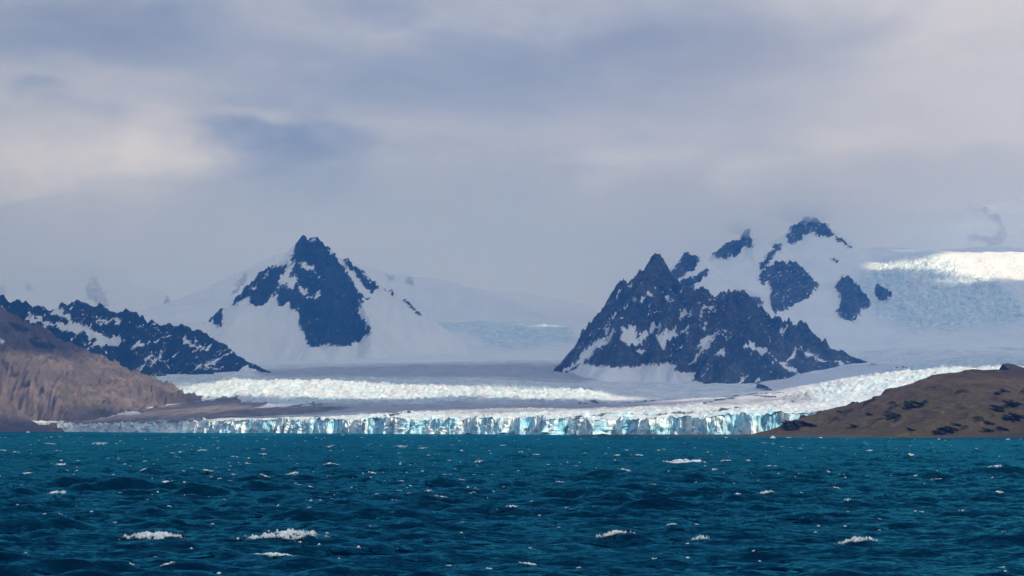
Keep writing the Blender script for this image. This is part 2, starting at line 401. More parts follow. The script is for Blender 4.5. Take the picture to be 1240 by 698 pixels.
for c in sorted(COLS):
    a = np.array(COLS[c], float)
    pr = np.interp(YS, a[:, 0], a[:, 1])
    k = np.exp(-0.5 * (np.arange(-9, 10) / 4.0) ** 2); k /= k.sum()
    pr = np.convolve(np.pad(pr, 9, mode='edge'), k, 'valid')
    ZT.append(HC + (HY - pr) / F * YS)
ZT = np.array(ZT)
FRONT = np.array([COLS[c][0][0] for c in sorted(COLS)], float)
def front_y(px):
    return np.interp(px, CK, FRONT) + 45 * fbm(px / 55.0, px * 0 + 0.5, 4, 3, 0.55)
def sheet_z(px, Y):
    i = np.clip(np.searchsorted(CK, px) - 1, 0, len(CK) - 2); f = np.clip((px - CK[i]) / (CK[i + 1] - CK[i]), 0, 1)
    f = f * f * (3 - 2 * f) * 0.5 + f * 0.5
    g = np.clip((Y - YS[0]) / 20.0, 0, len(YS) - 1.001); j = g.astype(int); g = g - j
    za = ZT[i, j] * (1 - g) + ZT[i, j + 1] * g; zb = ZT[i + 1, j] * (1 - g) + ZT[i + 1, j + 1] * g
    return za * (1 - f) + zb * f

# areas of broken ice, in photo outlines of that ground (icefalls), and of rock debris
C7 = lambda P: [(140 + x / 3.444, 420 + y / 3.444) for x, y in P]
CR = lambda P: [(640 + x / 4.133, 480 + y / 4.133) for x, y in P]
C5 = lambda P: [(980 + x / 3.323, 240 + y / 3.323) for x, y in P]
ICEFALLS = [[(165, 470), (200, 458), (300, 457), (420, 459), (560, 462), (570, 490), (430, 490), (300, 492), (255, 490)],
            [(560, 470), (620, 464), (700, 468), (735, 478), (725, 489), (600, 489), (520, 486)],
            [(380, 512), (440, 500), (560, 499), (700, 497), (860, 494), (960, 490), (960, 512), (380, 515)],
            [(560, 396), (620, 391), (690, 396), (700, 412), (640, 424), (590, 420)],
            [(520, 388), (580, 385), (600, 400), (540, 402)],
            [(930, 490), (1000, 466), (1080, 446), (1160, 436), (1260, 434), (1260, 500), (930, 500)],
            [(455, 385), (500, 370), (510, 390), (480, 402)]]
RIGHTFALL = [C5([(180, 330), (330, 250), (520, 240), (640, 310), (760, 330), (864, 420), (900, 500), (640, 530), (400, 530), (240, 460)]),
             C5([(250, 220), (520, 235), (900, 240), (900, 400), (640, 320), (300, 280)])]
DIRT_DARK = [C7([(-40, 215), (60, 192), (250, 186), (262, 214), (190, 248), (80, 242)])]
DIRT_BROWN = [C7([(60, 262), (200, 250), (280, 226), (400, 224), (528, 196), (515, 236), (660, 244), (550, 272), (420, 292), (250, 305), (140, 300)]), [(80, 509), (200, 500), (330, 496), (440, 494), (380, 501), (300, 506), (220, 511), (130, 514), (80, 518)]]
MORAINE = [(CR([(170, 122), (270, 112), (390, 100), (600, 98), (820, 86), (1000, 72), (1110, 66)]), 1.5),
           (CR([(840, 44), (930, 28), (1050, 12), (1240, 0)]), 1.6),
           (C7([(420, 292), (560, 272), (700, 262), (800, 252), (860, 246)]), 2.6),
           (C7([(820, 302), (880, 312), (960, 325), (1040, 312), (1130, 292), (1230, 286)]), 1.3),
           (C7([(200, 312), (330, 318), (470, 292), (640, 272)]), 2.0),
           ([(955, 466), (972, 478), (960, 488), (930, 496)], 1.6), ([(700, 489), (800, 486), (880, 481), (950, 477)], 1.0)]
GRIT_SHADE = [[(395, 489), (560, 489), (740, 488), (900, 484), (980, 478), (990, 489), (900, 492), (760, 498), (560, 501), (430, 501), (330, 503)],  # grey bands for dirty ice, with cloud shade painted into the tint
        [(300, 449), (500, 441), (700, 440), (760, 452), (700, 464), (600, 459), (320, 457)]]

def sheet(px0, px1, nx, y0, y1, ny, power):
    px = np.linspace(px0, px1, nx)[None, :].repeat(ny, 0)
    s = np.linspace(0, 1, ny)[:, None] ** power
    Ya = y0(px) if callable(y0) else np.full_like(px, y0)
    Y = Ya + (y1 - Ya) * s
    X = (px - CX) / F * Y
    return px, X, Y, sheet_z(px, Y)
def crevasse(X, Y, lam):
    wx = X + lam * 0.7 * fbm(X / (lam * 4), Y / (lam * 4), 3, 41); wy = Y + lam * 0.9 * fbm(X / (lam * 4), Y / (lam * 4), 3, 47)
    d1, d2, cid = cells(wx / lam, wy / (lam * 1.5), 5)
    blocks = np.clip((d2 - d1) * 3, 0, 1) * (0.4 + 0.6 * (cid % 17) / 16.0)
    fr_ = 0.5 + 0.55 * fbm(X / (lam * 1.5), Y / (lam * 1.1), 5, 61, 0.7)
    cr_ = np.clip(ridged(wx / (lam * 5), wy / (lam * 2.2), 4, 67, 0.7) * 0.6, 0, 1)
    return np.clip(0.30 * blocks + 0.42 * fr_ + 0.40 * cr_ - 0.05, 0, 1)
def soft_in(px, py, X, Y, polys, soft=6.0, amp=5.0, seed=0):
    wx = px + amp * fbm(X / 120, Y / 160, 4, seed); wy = py + amp * 0.35 * fbm(X / 120, Y / 160, 4, seed + 9)
    r = np.zeros(px.shape)
    for P in polys: r = np.maximum(r, np.clip(0.5 + sdf(wx, wy, P) / soft, 0, 1))
    return r

# --- glacier tongue
NX, NY = 900, 400
px, X, Y, Z = sheet(-150, 1420, NX, front_y, 8050.0, NY, 1.45)
_, py = proj(X, Y, Z)
fallm = soft_in(px, py, X, Y, ICEFALLS, 6, 6, 11)
fdist = Y - Y[0:1]
fade = np.clip((8050 - Y) / 500, 0, 1)
edge = np.exp(-fdist / 160.0)
rough = np.clip(0.22 + fallm + edge * 0.8, 0, 1) * fade
dirtd = soft_in(px, py, X, Y, DIRT_DARK, 3, 3, 21); dirtb = soft_in(px, py, X, Y, DIRT_BROWN, 9, 6, 23)
mor = np.zeros(px.shape)
for L, w in MORAINE:
    wy = py + 1.1 * fbm(X / 60, Y / 200, 4, 27)
    mor = np.maximum(mor, np.clip(1.0 - (sdl(px, wy, L) - w * 0.2) / 1.0, 0, 1) * (0.55 + 0.5 * fbm(X / 30, Y / 70, 4, 33)))
rough = rough * (1 - 0.9 * np.maximum(dirtd, dirtb)) + 0.25 * dirtb
lam = np.clip(14 + (Y - 3000) * 0.004, 14, 34)
cv = np.where(Y < 4300, crevasse(X, Y, 15.0), crevasse(X, Y, 24.0))
Z2 = Z + rough * ((cv - 0.55) * np.where(Y < 4300, 10.0, 22.0) + 3.5 * fbm(X / 60, Y / 90, 4, 51)) + 5 * fbm(X / 350, Y / 500, 3, 57) * np.clip(fdist / 300, 0, 1) * fade
# medial moraines stand a little proud of the ice
Z2 += 1.5 * mor
grit_shade = soft_in(px, py, X, Y, GRIT_SHADE, 6, 6, 61)
blue = np.clip(fallm * (0.95 - cv) * 1.8 + 0.25 * edge, 0, 1)
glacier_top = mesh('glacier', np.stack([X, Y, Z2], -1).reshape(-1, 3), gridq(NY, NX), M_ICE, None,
    {'blue': blue, 'grit_shade': grit_shade, 'dirt': np.maximum(np.maximum(dirtd, dirtb), mor), 'brown': dirtb})
tag(glacier_top, 'wide crevassed tidewater glacier filling the valley and ending in a blue ice cliff', 'glacier', None, 'structure')
FX, FY, FZ, FPX = X[0], Y[0], Z2[0], px[0]

# --- ice cliff along the front: wall part, then separate ice towers standing out of it
nc, nr = 2600, 22
cpx = np.linspace(-100, 1100, nc)
cY = front_y(cpx); cXl = (cpx - CX) / F * cY
top = np.interp(cpx, FPX, FZ)
along = np.concatenate([[0], np.cumsum(np.hypot(np.diff(cXl), np.diff(cY)))])
v = np.linspace(0, 1, nr)[:, None]
A = along[None, :]
jag = 2.6 * fbm(along / 14, along * 0, 4, 71) + 3.2 * (cells(along / 11.0, along * 0 + 0.5, 3)[2] % 13 / 12.0 - 0.5)
colw = cells(A / 15.0 + 0.9 * fbm(A / 45, v * 0.4, 3, 73), v * 0.35 + 0.5, 9)
bay = 14 * fbm(A / 90, v * 0.5, 4, 75, 0.6) + 6 * (colw[2] % 11 / 10.0 - 0.5) + 3.0 * ridged(A / 12.0, v * 0.5, 4, 77, 0.6) + 1.2 * fbm(A / 5.0, v * 2.0, 3, 78)
lean = 7.0 * v
cZ = -1.5 + (np.clip(top + np.maximum(jag, 0.3), 0.5, 80)[None, :] + 1.5) * v
cYY = cY[None, :] + bay * (0.4 + 0.6 * np.sin(np.clip(v, 0, 1) * np.pi * 0.8 + 0.3)) + lean - 10
cZ[-1] -= 2.5; cYY[-1] += 22                       # lip laps onto the glacier top
cXX = (cXl[None, :] + 1.5 * fbm(A / 8.0, v * 1.2, 3, 79))
wallblue = np.clip(0.42 + 0.45 * fbm(A / 60, v * 0.7, 3, 81) + 0.022 * bay + 0.30 * (0.6 - v), 0, 1)
wallblue = wallblue * sstep(cpx, 170, 330)[None, :] + 0.15
mesh('ice_cliff', np.stack([cXX, cYY, cZ], -1).reshape(-1, 3), gridq(nr, nc), M_CLIFF, glacier_top, {'blue': wallblue}, smooth=False)

def serac_mesh(seed):
    r = np.random.default_rng(seed); ns, nl = 9, 9
    ang = np.linspace(0, 2 * np.pi, ns, endpoint=False) + r.normal(0, 0.12, ns)
    rad = 0.5 * (0.75 + 0.5 * r.random(ns)); co = []
    for i in range(nl):
        z = i / (nl - 1); sc = (1.12 - 0.35 * z ** 1.5) * (1 + 0.10 * r.normal()); dx, dy = 0.10 * r.normal() * z, 0.14 * z + 0.05 * r.normal()
        for a, q in zip(ang, rad):
            zz = z + (0.09 * r.normal() if 0 < i else 0) * (1.5 if i == nl - 1 else 0.7)
            qq = q * sc * (1 + 0.09 * r.normal())
            co.append((dx + qq * math.cos(a), dy + qq * math.sin(a), zz))
    quads = [(i * ns + j, i * ns + (j + 1) % ns, (i + 1) * ns + (j + 1) % ns, (i + 1) * ns + j) for i in range(nl - 1) for j in range(ns)]
    co.append((r.normal() * 0.1, r.normal() * 0.1 + 0.1, 1.12)); k = len(co) - 1; b = (nl - 1) * ns
    quads += [(b + j, b + (j + 1) % ns, k, k) for j in range(ns)]
    me = bpy.data.meshes.new('serac')
    me.from_pydata(co, [], [tuple(dict.fromkeys(q)) for q in quads]); me.materials.append(M_CLIFF)
    at = me.attributes.new('blue', 'FLOAT', 'POINT'); at.data.foreach_set('value', np.full(len(co), r.uniform(0.25, 0.7), np.float32))
    me.update(); return me
SER = [serac_mesh(100 + i) for i in range(14)]
sr = np.random.default_rng(5)
for i in range(150):
    p0 = sr.uniform(60, 950) if i % 3 else sr.uniform(430, 760)
    yy = float(np.interp(p0, cpx, cY)); tp = float(np.interp(p0, FPX, FZ))
    o = bpy.data.objects.new('serac', SER[i % 14]); COL.objects.link(o); o.parent = glacier_top
    w = sr.uniform(4, 22) * (0.6 if p0 < 180 else 1)
    off = sr.uniform(-12, 14)
    o.location = ((p0 - CX) / F * yy, yy + off, -1.0)
    hgt = (tp + 1.0) * (sr.uniform(0.55, 1.03) if off > -2 else sr.uniform(0.2, 0.8))
    o.scale = (w, w * sr.uniform(0.8, 1.6), max(hgt, 2))
    o.rotation_euler = (0, 0, sr.uniform(-0.6, 0.6))

# --- snowfield behind the glacier (centre and left)
px, X, Y, Z = sheet(-150, 740, 420, 7900.0, 15500.0, 260, 1.15)
_, py = proj(X, Y, Z)
fm = soft_in(px, py, X, Y, ICEFALLS[3:5] + ICEFALLS[6:], 7, 6, 13)
cv = crevasse(X, Y, 34.0)
Z2 = Z + fm * (cv - 0.5) * 22 + 14 * fbm(X / 500, Y / 700, 4, 91) * np.clip((Y - 8100) / 600, 0, 1) - 1.5 * np.clip((8050 - Y) / 100, 0, 1)
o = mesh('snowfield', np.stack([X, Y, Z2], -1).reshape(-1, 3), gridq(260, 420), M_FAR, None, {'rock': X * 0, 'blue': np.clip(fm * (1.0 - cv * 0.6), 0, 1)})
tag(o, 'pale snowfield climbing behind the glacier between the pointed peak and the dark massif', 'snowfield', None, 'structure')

# ------------------------------------------------------------------ snow massif on the right, with rock outcrops breaking the snow
K4 = lambda P: [(670 + x / 3.036, 250 + y / 3.036) for x, y in P]
def K4R(P, Ys):
    q = K4(P); Ys = [Ys] * len(q) if np.isscalar(Ys) else Ys
    return [(a, b, y) for (a, b), y in zip(q, Ys)]
A_ = [(575, 192), (600, 170), (635, 145), (690, 120), (700, 95), (735, 88), (725, 120), (745, 155), (700, 165), (660, 190), (620, 197)]
B_ = [(415, 245), (450, 230), (465, 200), (490, 180), (548, 188), (520, 225), (470, 260), (450, 272), (430, 262)]
B2 = [(462, 290), (510, 258), (540, 255), (565, 235), (585, 240), (545, 275), (520, 300), (530, 320), (490, 320)]
C_ = [(757, 220), (790, 180), (825, 142), (838, 148), (810, 190), (785, 225), (760, 237)]
D_ = [(755, 275), (790, 225), (840, 207), (890, 215), (920, 240), (950, 265), (977, 295), (950, 325), (900, 355), (860, 380), (815, 394), (793, 365), (805, 320), (795, 290)]
E_ = [(856, 108), (888, 74), (935, 40), (985, 58), (1020, 83), (1037, 110), (1103, 150), (1080, 154), (1030, 122), (985, 108), (950, 106), (920, 106), (890, 135), (865, 132)]
F_ = [(1038, 295), (1065, 263), (1095, 270), (1110, 300), (1157, 345), (1162, 388), (1130, 380), (1110, 427), (1050, 412), (1038, 395), (1060, 360), (1048, 330)]
G_ = [(980 + x / 3.323, 240 + y / 3.323) for x, y in [(262, 380), (285, 369), (332, 388), (330, 405), (303, 414), (272, 402)]]
H_ = K4([(640, 325), (690, 322), (720, 340), (772, 345), (770, 372), (740, 376), (700, 352)])
I_ = K4([(1030, 200), (1046, 197), (1048, 206), (1034, 208)])
px, X, Y, Z = sheet(737, 1420, 600, 7750.0, 13500.0, 380, 1.25)
rid = [(K4R([(420, 245), (465, 200), (490, 181), (548, 188)], 9350), 0.9, 0.8),
       (K4R([(462, 290), (540, 256), (585, 238)], 9050), 0.8, 0.5),
       (K4R([(575, 192), (640, 144), (690, 118), (716, 88)], 9900), 0.75, 0.8),
       (K4R([(757, 228), (800, 172), (835, 144)], 9950), 0.8, 0.5),
       (K4R([(856, 108), (890, 74), (935, 40), (985, 58), (1020, 83), (1103, 152)], 10550), 0.7, 0.7),
       (K4R([(935, 40), (930, 95), (900, 120)], [10550, 10450, 10380]), 0.7, 0.7)]
Z = np.maximum(Z, ridge_h(X, Y, rid))
# rounded bosses under the outcrops
def boss(Z, px_, py_, Yc, rx, ry, h):
    xc, yc, _ = wpt(px_, py_, Yc)
    r2 = ((X - xc) / rx) ** 2 + ((Y - yc) / ry) ** 2
    return Z + h * np.exp(-r2)
Z = boss(Z, 955, 350, 9350, 130, 130, 60); Z = boss(Z, 1030, 365, 9250, 75, 90, 45); Z = boss(Z, 1070, 356, 9300, 45, 50, 25)
Z = Z + (16 * fbm(X / 420, Y / 420, 4, 101) + 5 * fbm(X / 90, Y / 120, 4, 102)) * np.clip((Y - 7900) / 500, 0, 1) * np.clip((px - 742) / 80, 0, 1)
ppx, ppy = proj(X, Y, Z)
polys = [('rock', K4(A_)), ('rock', K4(B_)), ('rock', K4(B2)), ('rock', K4(C_)), ('rock', K4(D_)), ('rock', K4(E_)), ('rock', K4(F_)), ('rock', G_), ('rock', H_), ('rock', I_)]
rk, reg = paint(ppx, ppy, polys, 0, X, Z, 60, 2.6, 1.6, 103)
rf_ = soft_in(ppx, ppy, X, Z, RIGHTFALL[:1], 16, 9, 105)
rf2 = soft_in(ppx, ppy, X, Z, RIGHTFALL[1:], 10, 8, 107)
cv = crevasse(X, Y * 0.8 + Z * 1.4, 38.0)
Z = Z + rk * (34 * ridged(X / 90, Y / 90, 4, 109) - 22) + rf_ * (cv - 0.5) * 42 + rf2 * (cv - 0.5) * 12
terrain('snow_mountain', X, Y, Z, M_MASS, {'rock': rk, 'blue': np.clip(rf_ * (1.15 - cv) * 1.1, 0, 1)}, reg,
        {1: ('rock_ridge', 'jagged dark rock ridge vanishing into cloud'), 2: 'rock_ridge', 3: 'rock_outcrop', 4: 'rock_outcrop',
         5: ('rock_outcrop', 'large rounded dark rock outcrop ringed by snow'), 6: ('summit_rock', 'dark summit rock band above a snow dome'),
         7: 'rock_outcrop', 8: 'rock_outcrop', 9: 'rock_outcrop', 10: 'rock_outcrop'},
        'high snow-covered mountain with dark rock outcrops and a blue crevassed icefall, behind the dark massif', 'mountain')

# ------------------------------------------------------------------ generic ridge mountain
def ridge_mountain(name, x0, x1, y0, y1, step, ridges, polys, base, mat, parts, label, lam, amp, namp, seed, fleckwarp=2.2, extra=None, streak=None):
    xs = np.arange(x0, x1, step); ys = np.arange(y0, y1, step)
    X, Y = np.meshgrid(xs, ys)
    wx = X + amp * fbm(X / lam, Y / lam, 4, seed); wy = Y + amp * fbm(X / lam, Y / lam, 4, seed + 7)
    Z = ridge_h(wx, wy, ridges)
    ppx, ppy = proj(X, Y, Z)
    rk, reg = paint(ppx, ppy, polys, base, X, Z, 45, fleckwarp, 1.6, seed + 13)
    if streak:
        th, thr, ztop = streak
        a_ = X * math.cos(th) + Z * math.sin(th); b_ = -X * math.sin(th) + Z * math.cos(th)
        st = fbm(a_ / 170 + 0.2 * fbm(X / 50, Z / 50, 2, seed + 41), b_ / 24, 4, seed + 43, 0.65) + 0.5 * fbm(X / 260, Z / 260, 2, seed + 47) - 0.4 * np.clip((ppy * -1 + ztop) / 60, 0, 2)
        st = st - 0.35 * np.clip((ppx - 850) / 60, 0, 1)
        rk = np.minimum(rk, 1 - np.clip((st - thr) / 0.22, 0, 1))
    ft = np.clip((Z - sheet_z(CX + F * X / Y, Y)) / 130, 0.2, 1)
    Z = Z + ft * (0.25 + 0.75 * rk) * namp * (ridged(X / (lam * 0.7), Y / (lam * 0.7), 5, seed + 19, 0.55) - 0.9) + (1 - rk) * 3 * fbm(X / 60, Y / 60, 3, seed + 23)
    if extra: Z = extra(X, Y, Z)
    fl = sheet_z(CX + F * X / Y, Y) - 60
    keep = Z > np.where(Y > 2800, fl, -20)
    return terrain(name, X, Y, Z, mat, {'rock': rk, 'blue': X * 0}, reg, parts, label, 'mountain', keep)

# --- pointed peak
K2 = lambda P: [(230 + x / 3.673, 270 + y / 3.673) for x, y in P]
def K2R(P, Ys):
    q = K2(P); Ys = [Ys] * len(q) if np.isscalar(Ys) else Ys
    return [(a, b, y) for (a, b), y in zip(q, Ys)]
polys = [('rock', K2([(497, 60), (545, 58), (590, 72), (625, 130), (655, 160), (690, 215), (725, 265), (760, 320), (802, 345), (745, 350), (768, 380), (740, 390), (760, 420), (790, 460), (806, 500), (775, 520), (680, 558), (630, 540), (570, 554), (525, 545), (515, 510), (483, 465), (490, 395), (470, 385), (445, 407), (440, 365), (383, 372), (385, 320), (400, 270), (440, 210), (455, 170), (443, 155), (470, 110), (485, 80)])),
         ('rock', K2([(430, 168), (440, 190), (415, 220), (395, 270), (390, 312), (345, 352), (262, 370), (272, 335), (190, 370), (235, 300), (290, 245), (330, 205), (360, 200), (395, 200)])),
         ('rock', K2([(82, 442), (100, 412), (120, 398), (152, 380), (138, 408), (150, 432), (136, 464), (120, 466), (110, 452)])),
         ('rock', K2([(675, 160), (740, 185), (795, 255), (845, 285), (840, 308), (790, 297), (765, 272), (740, 232), (700, 205)])),
         ('rock', K2([(845, 280), (908, 315), (914, 332), (860, 302)])), ('rock', K2([(955, 345), (1032, 408), (1028, 416), (970, 372)])),
         ('snow', K2([(468, 175), (450, 225), (428, 268), (398, 292), (408, 240), (440, 200)])),
         ('snow', K2([(485, 178), (530, 183), (578, 236), (540, 220), (500, 206)])),
         ('snow', K2([(438, 250), (470, 243), (482, 270), (455, 297), (430, 282)])),
         ('snow', K2([(488, 288), (520, 293), (532, 316), (500, 324)])), ('snow', K2([(520, 340), (545, 315), (540, 335), (525, 350)])),
         ('snow', K2([(555, 325), (575, 325), (570, 342), (556, 342)])), ('snow', K2([(535, 72), (560, 74), (556, 84), (540, 82)])),
         ('snow', K2([(330, 245), (352, 232), (348, 248), (325, 262)])), ('snow', K2([(265, 300), (300, 282), (305, 292), (275, 308)]))]
rid = [(K2R([(-90, 500), (0, 468), (90, 432), (145, 383), (190, 362), (230, 312), (270, 277), (320, 217), (350, 202), (400, 192), (430, 168), (460, 138), (485, 98), (497, 64), (545, 61), (585, 73), (600, 93), (625, 128), (650, 148), (700, 173), (750, 198), (800, 258), (840, 286), (905, 317), (960, 348), (1030, 408), (1100, 450), (1200, 520)],
        [8900] * 9 + [8950] * 4 + [9000] * 6 + [8990, 8980, 8960, 8940, 8920, 8900, 8880, 8860, 8840]), 1.25, 1.3),
       (K2R([(545, 75), (575, 160), (620, 290), (650, 420), (660, 545)], [8990, 8900, 8720, 8500, 8280]), 1.26, 1.26),
       (K2R([(430, 175), (420, 300), (520, 400), (560, 530)], [8950, 8800, 8600, 8350]), 1.12, 1.26),
       (K2R([(320, 222), (300, 310), (270, 365), (200, 420)], [8900, 8790, 8700, 8560]), 0.98, 1.12),
       (K2R([(690, 175), (760, 330), (800, 450), (810, 530)], [8980, 8800, 8600, 8400]), 1.05, 1.26)]
ridge_mountain('mountain', -1850, -150, 8100, 9500, 3.8, rid, polys, 0, M_PEAK,
    {1: ('rock_face', 'steep dark pyramid face of the peak'), 2: 'rock_face', 3: 'rock_outcrop', 4: 'rock_ridge', 7: 'snow_gully', 8: 'snow_patch', 9: 'snow_patch'},
    'pointed dark rock peak with a blunt top standing alone above the snow', 100, 12, 26, 201)

# --- dark massif in front of the snow mountain
S = lambda P: ('snow', K4(P))
polys = [S([(298, 352), (345, 321), (364, 324), (330, 346)]), S([(395, 331), (437, 340), (425, 348), (400, 343)]), S([(458, 416), (480, 391), (517, 389), (500, 411), (470, 420)]),
         S([(378, 490), (410, 464), (445, 459), (472, 470), (500, 448), (490, 475), (440, 496), (395, 517)]), S([(318, 482), (375, 434), (392, 438), (350, 492), (320, 512), (300, 502)]),
         S([(253, 455), (300, 458), (312, 520), (260, 517), (248, 495)]), S([(183, 467), (207, 438), (196, 472)]), S([(148, 517), (205, 474), (230, 448), (226, 472), (180, 532), (160, 532)]),
         S([(523, 527), (550, 489), (597, 478), (590, 497), (540, 527)]), S([(572, 365), (602, 348), (585, 372), (545, 402), (538, 397)]), S([(308, 537), (342, 528), (320, 552)]),
         S([(688, 522), (720, 507), (792, 540), (802, 552), (750, 541)]), S([(800, 552), (862, 579), (934, 645), (924, 645), (852, 588)]), S([(908, 524), (957, 549), (942, 557)]), S([(957, 555), (1012, 569), (980, 574)]),
         S([(100, 575), (150, 588), (270, 588), (400, 583), (452, 579), (440, 605), (522, 609), (500, 690), (380, 690), (250, 690), (140, 680), (40, 640)]),
         S([(120, 530), (157, 503), (150, 542), (110, 572), (66, 584)]), S([(600, 470), (650, 452), (655, 460), (610, 480)]), S([(590, 550), (625, 535), (630, 545), (600, 556)]),
         S([(690, 618), (696, 618), (696, 640), (691, 640)]), S([(745, 640), (758, 628), (756, 648), (740, 650)]), S([(540, 460), (560, 448), (556, 470)]), S([(630, 490), (655, 482), (650, 492)]),
         S([(1040, 575), (1060, 572), (1076, 592), (1070, 596)])]
rid = [(K4R([(0, 600), (40, 560), (60, 538), (150, 468), (178, 418), (196, 330), (215, 313), (250, 293), (310, 262), (345, 222), (365, 194), (380, 188)],
        [7200, 7200, 7220, 7250, 7280, 7330, 7340, 7360, 7380, 7400, 7400, 7400]), 2.6, 2.6),
       (K4R([(380, 188), (395, 203), (410, 233), (440, 263), (470, 298), (490, 308), (520, 323), (550, 307), (575, 306), (600, 324), (630, 309), (650, 322), (690, 325), (715, 345), (740, 380), (770, 390), (800, 418), (812, 430), (870, 425), (905, 429), (930, 452), (950, 478), (990, 498), (1050, 523), (1100, 556), (1150, 575), (1200, 590)],
        [7400, 7390, 7380, 7350, 7320, 7300, 7280, 7240, 7220, 7210, 7200, 7190, 7150, 7120, 7090, 7060, 7030, 7000, 6960, 6950, 6930, 6900, 6880, 6850, 6800, 6760, 6740]), 1.45, 1.5),
       (K4R([(380, 195), (330, 300), (275, 420), (220, 560)], [7400, 7200, 6950, 6680]), 1.28, 1.28),
       (K4R([(225, 340), (215, 450), (160, 560)], [7330, 7100, 6850]), 1.44, 1.28),
       (K4R([(410, 240), (430, 360), (400, 480), (380, 600)], [7380, 7150, 6880, 6620]), 1.20, 1.12),
       (K4R([(550, 312), (520, 420), (490, 520), (450, 612)], [7240, 6980, 6750, 6560]), 1.20, 1.20),
       (K4R([(650, 325), (640, 440), (600, 560), (560, 648)], [7180, 6860, 6600, 6420]), 1.12, 1.12),
       (K4R([(720, 350), (720, 450), (690, 540), (640, 645)], [7110, 6820, 6600, 6380]), 0.96, 0.96),
       (K4R([(870, 428), (830, 500), (790, 560), (740, 655)], [6950, 6720, 6560, 6360]), 0.96, 0.96),
       (K4R([(940, 470), (930, 560), (900, 648)], [6910, 6690, 6470]), 0.96, 0.96),
       (K4R([(1050, 525), (1010, 590), (990, 622)], [6850, 6690, 6580]), 0.80, 0.96)]
pn = {i: 'snow_patch' for i in (3, 4, 5, 6, 8, 9, 12, 14)}; pn[16] = ('snow_apron', 'snow banked along the foot of the massif'); pn[13] = ('snow_gully', 'thin white line of snow down a gully')
ridge_mountain('mountain', 120, 1450, 6250, 7850, 3.6, rid, polys, 1, M_MASS, pn,
    'broad dark blue rock massif streaked with snow patches, rising straight from the glacier', 95, 12, 30, 301, streak=(0.62, 0.56, 400))

# --- long dark ridge behind the scree hill
K1 = lambda P: [(x / 3.491, 340 + y / 3.491) for x, y in P]
def K1R(P, Ys):
    q = K1(P); Ys = [Ys] * len(q) if np.isscalar(Ys) else Ys
    return [(a, b, y) for (a, b), y in zip(q, Ys)]
S = lambda P: ('snow', K1(P))
polys = [S([(103, 165), (130, 152), (172, 158), (192, 178), (240, 183), (295, 190), (278, 166), (213, 130), (240, 118), (282, 148), (312, 184), (350, 193), (400, 213), (440, 238), (460, 249), (502, 238), (518, 265), (480, 287), (430, 277), (386, 270), (410, 255), (350, 227), (310, 222), (270, 217), (200, 192), (130, 182)]),
         S([(118, 130), (140, 150), (135, 158)]), S([(628, 362), (686, 309), (691, 311), (642, 366)]), S([(575, 370), (638, 318), (645, 322), (590, 374)]), S([(555, 292), (600, 262), (607, 275), (578, 292)]),
         S([(768, 266), (780, 240), (802, 254), (855, 285), (840, 293), (800, 272)]), S([(818, 350), (857, 372), (852, 377)]), S([(1015, 378), (1040, 359), (1088, 380), (1062, 395), (1020, 388)]),
         S([(952, 268), (1032, 290), (1000, 297), (970, 292)]), S([(295, 250), (322, 228), (327, 234), (302, 254)]), S([(360, 262), (382, 266), (380, 272), (362, 268)]), S([(180, 205), (190, 210), (196, 228), (186, 222)]),
         S([(870, 362), (900, 372), (870, 378)]), S([(0, 112), (14, 114), (10, 126), (0, 124)]), S([(420, 172), (510, 168), (508, 178), (425, 180)])]
rid = [(K1R([(-300, 40), (0, 72), (40, 84), (60, 84), (110, 108), (200, 119), (290, 101), (370, 98), (420, 108), (480, 123), (560, 133), (590, 149), (615, 177), (650, 184), (690, 177), (740, 198), (800, 213), (880, 238), (950, 262), (1000, 308), (1050, 343), (1125, 377), (1180, 392)],
        [7600] * 9 + [7560, 7520, 7500, 7480, 7460, 7440, 7420, 7400, 7380, 7360, 7330, 7300, 7260, 7230]), 1.1, 1.2),
       (K1R([(370, 105), (400, 220), (420, 330), (480, 420)], [7590, 7250, 6950, 6650]), 0.83, 0.90),
       (K1R([(590, 152), (600, 260), (640, 340), (680, 405)], [7500, 7200, 6980, 6720]), 0.90, 0.90),
       (K1R([(800, 216), (830, 300), (850, 350), (880, 402)], [7410, 7180, 7040, 6840]), 0.90, 0.90),
       (K1R([(150, 118), (160, 240), (200, 380)], [7600, 7250, 6800]), 0.90, 0.90)]
ridge_mountain('mountain', -2600, -850, 6450, 8000, 4.0, rid, polys, 1, M_LEFT, {1: ('snow_band', 'long slanting band of snow across the dark ridge'), 3: 'snow_gully', 4: 'snow_gully', 6: 'snow_patch', 8: 'snow_patch', 9: 'snow_patch'},
    'long low dark rock ridge with a slanting snow band, behind the brown scree hill', 110, 14, 22, 401, streak=(0.65, 0.74, 400))

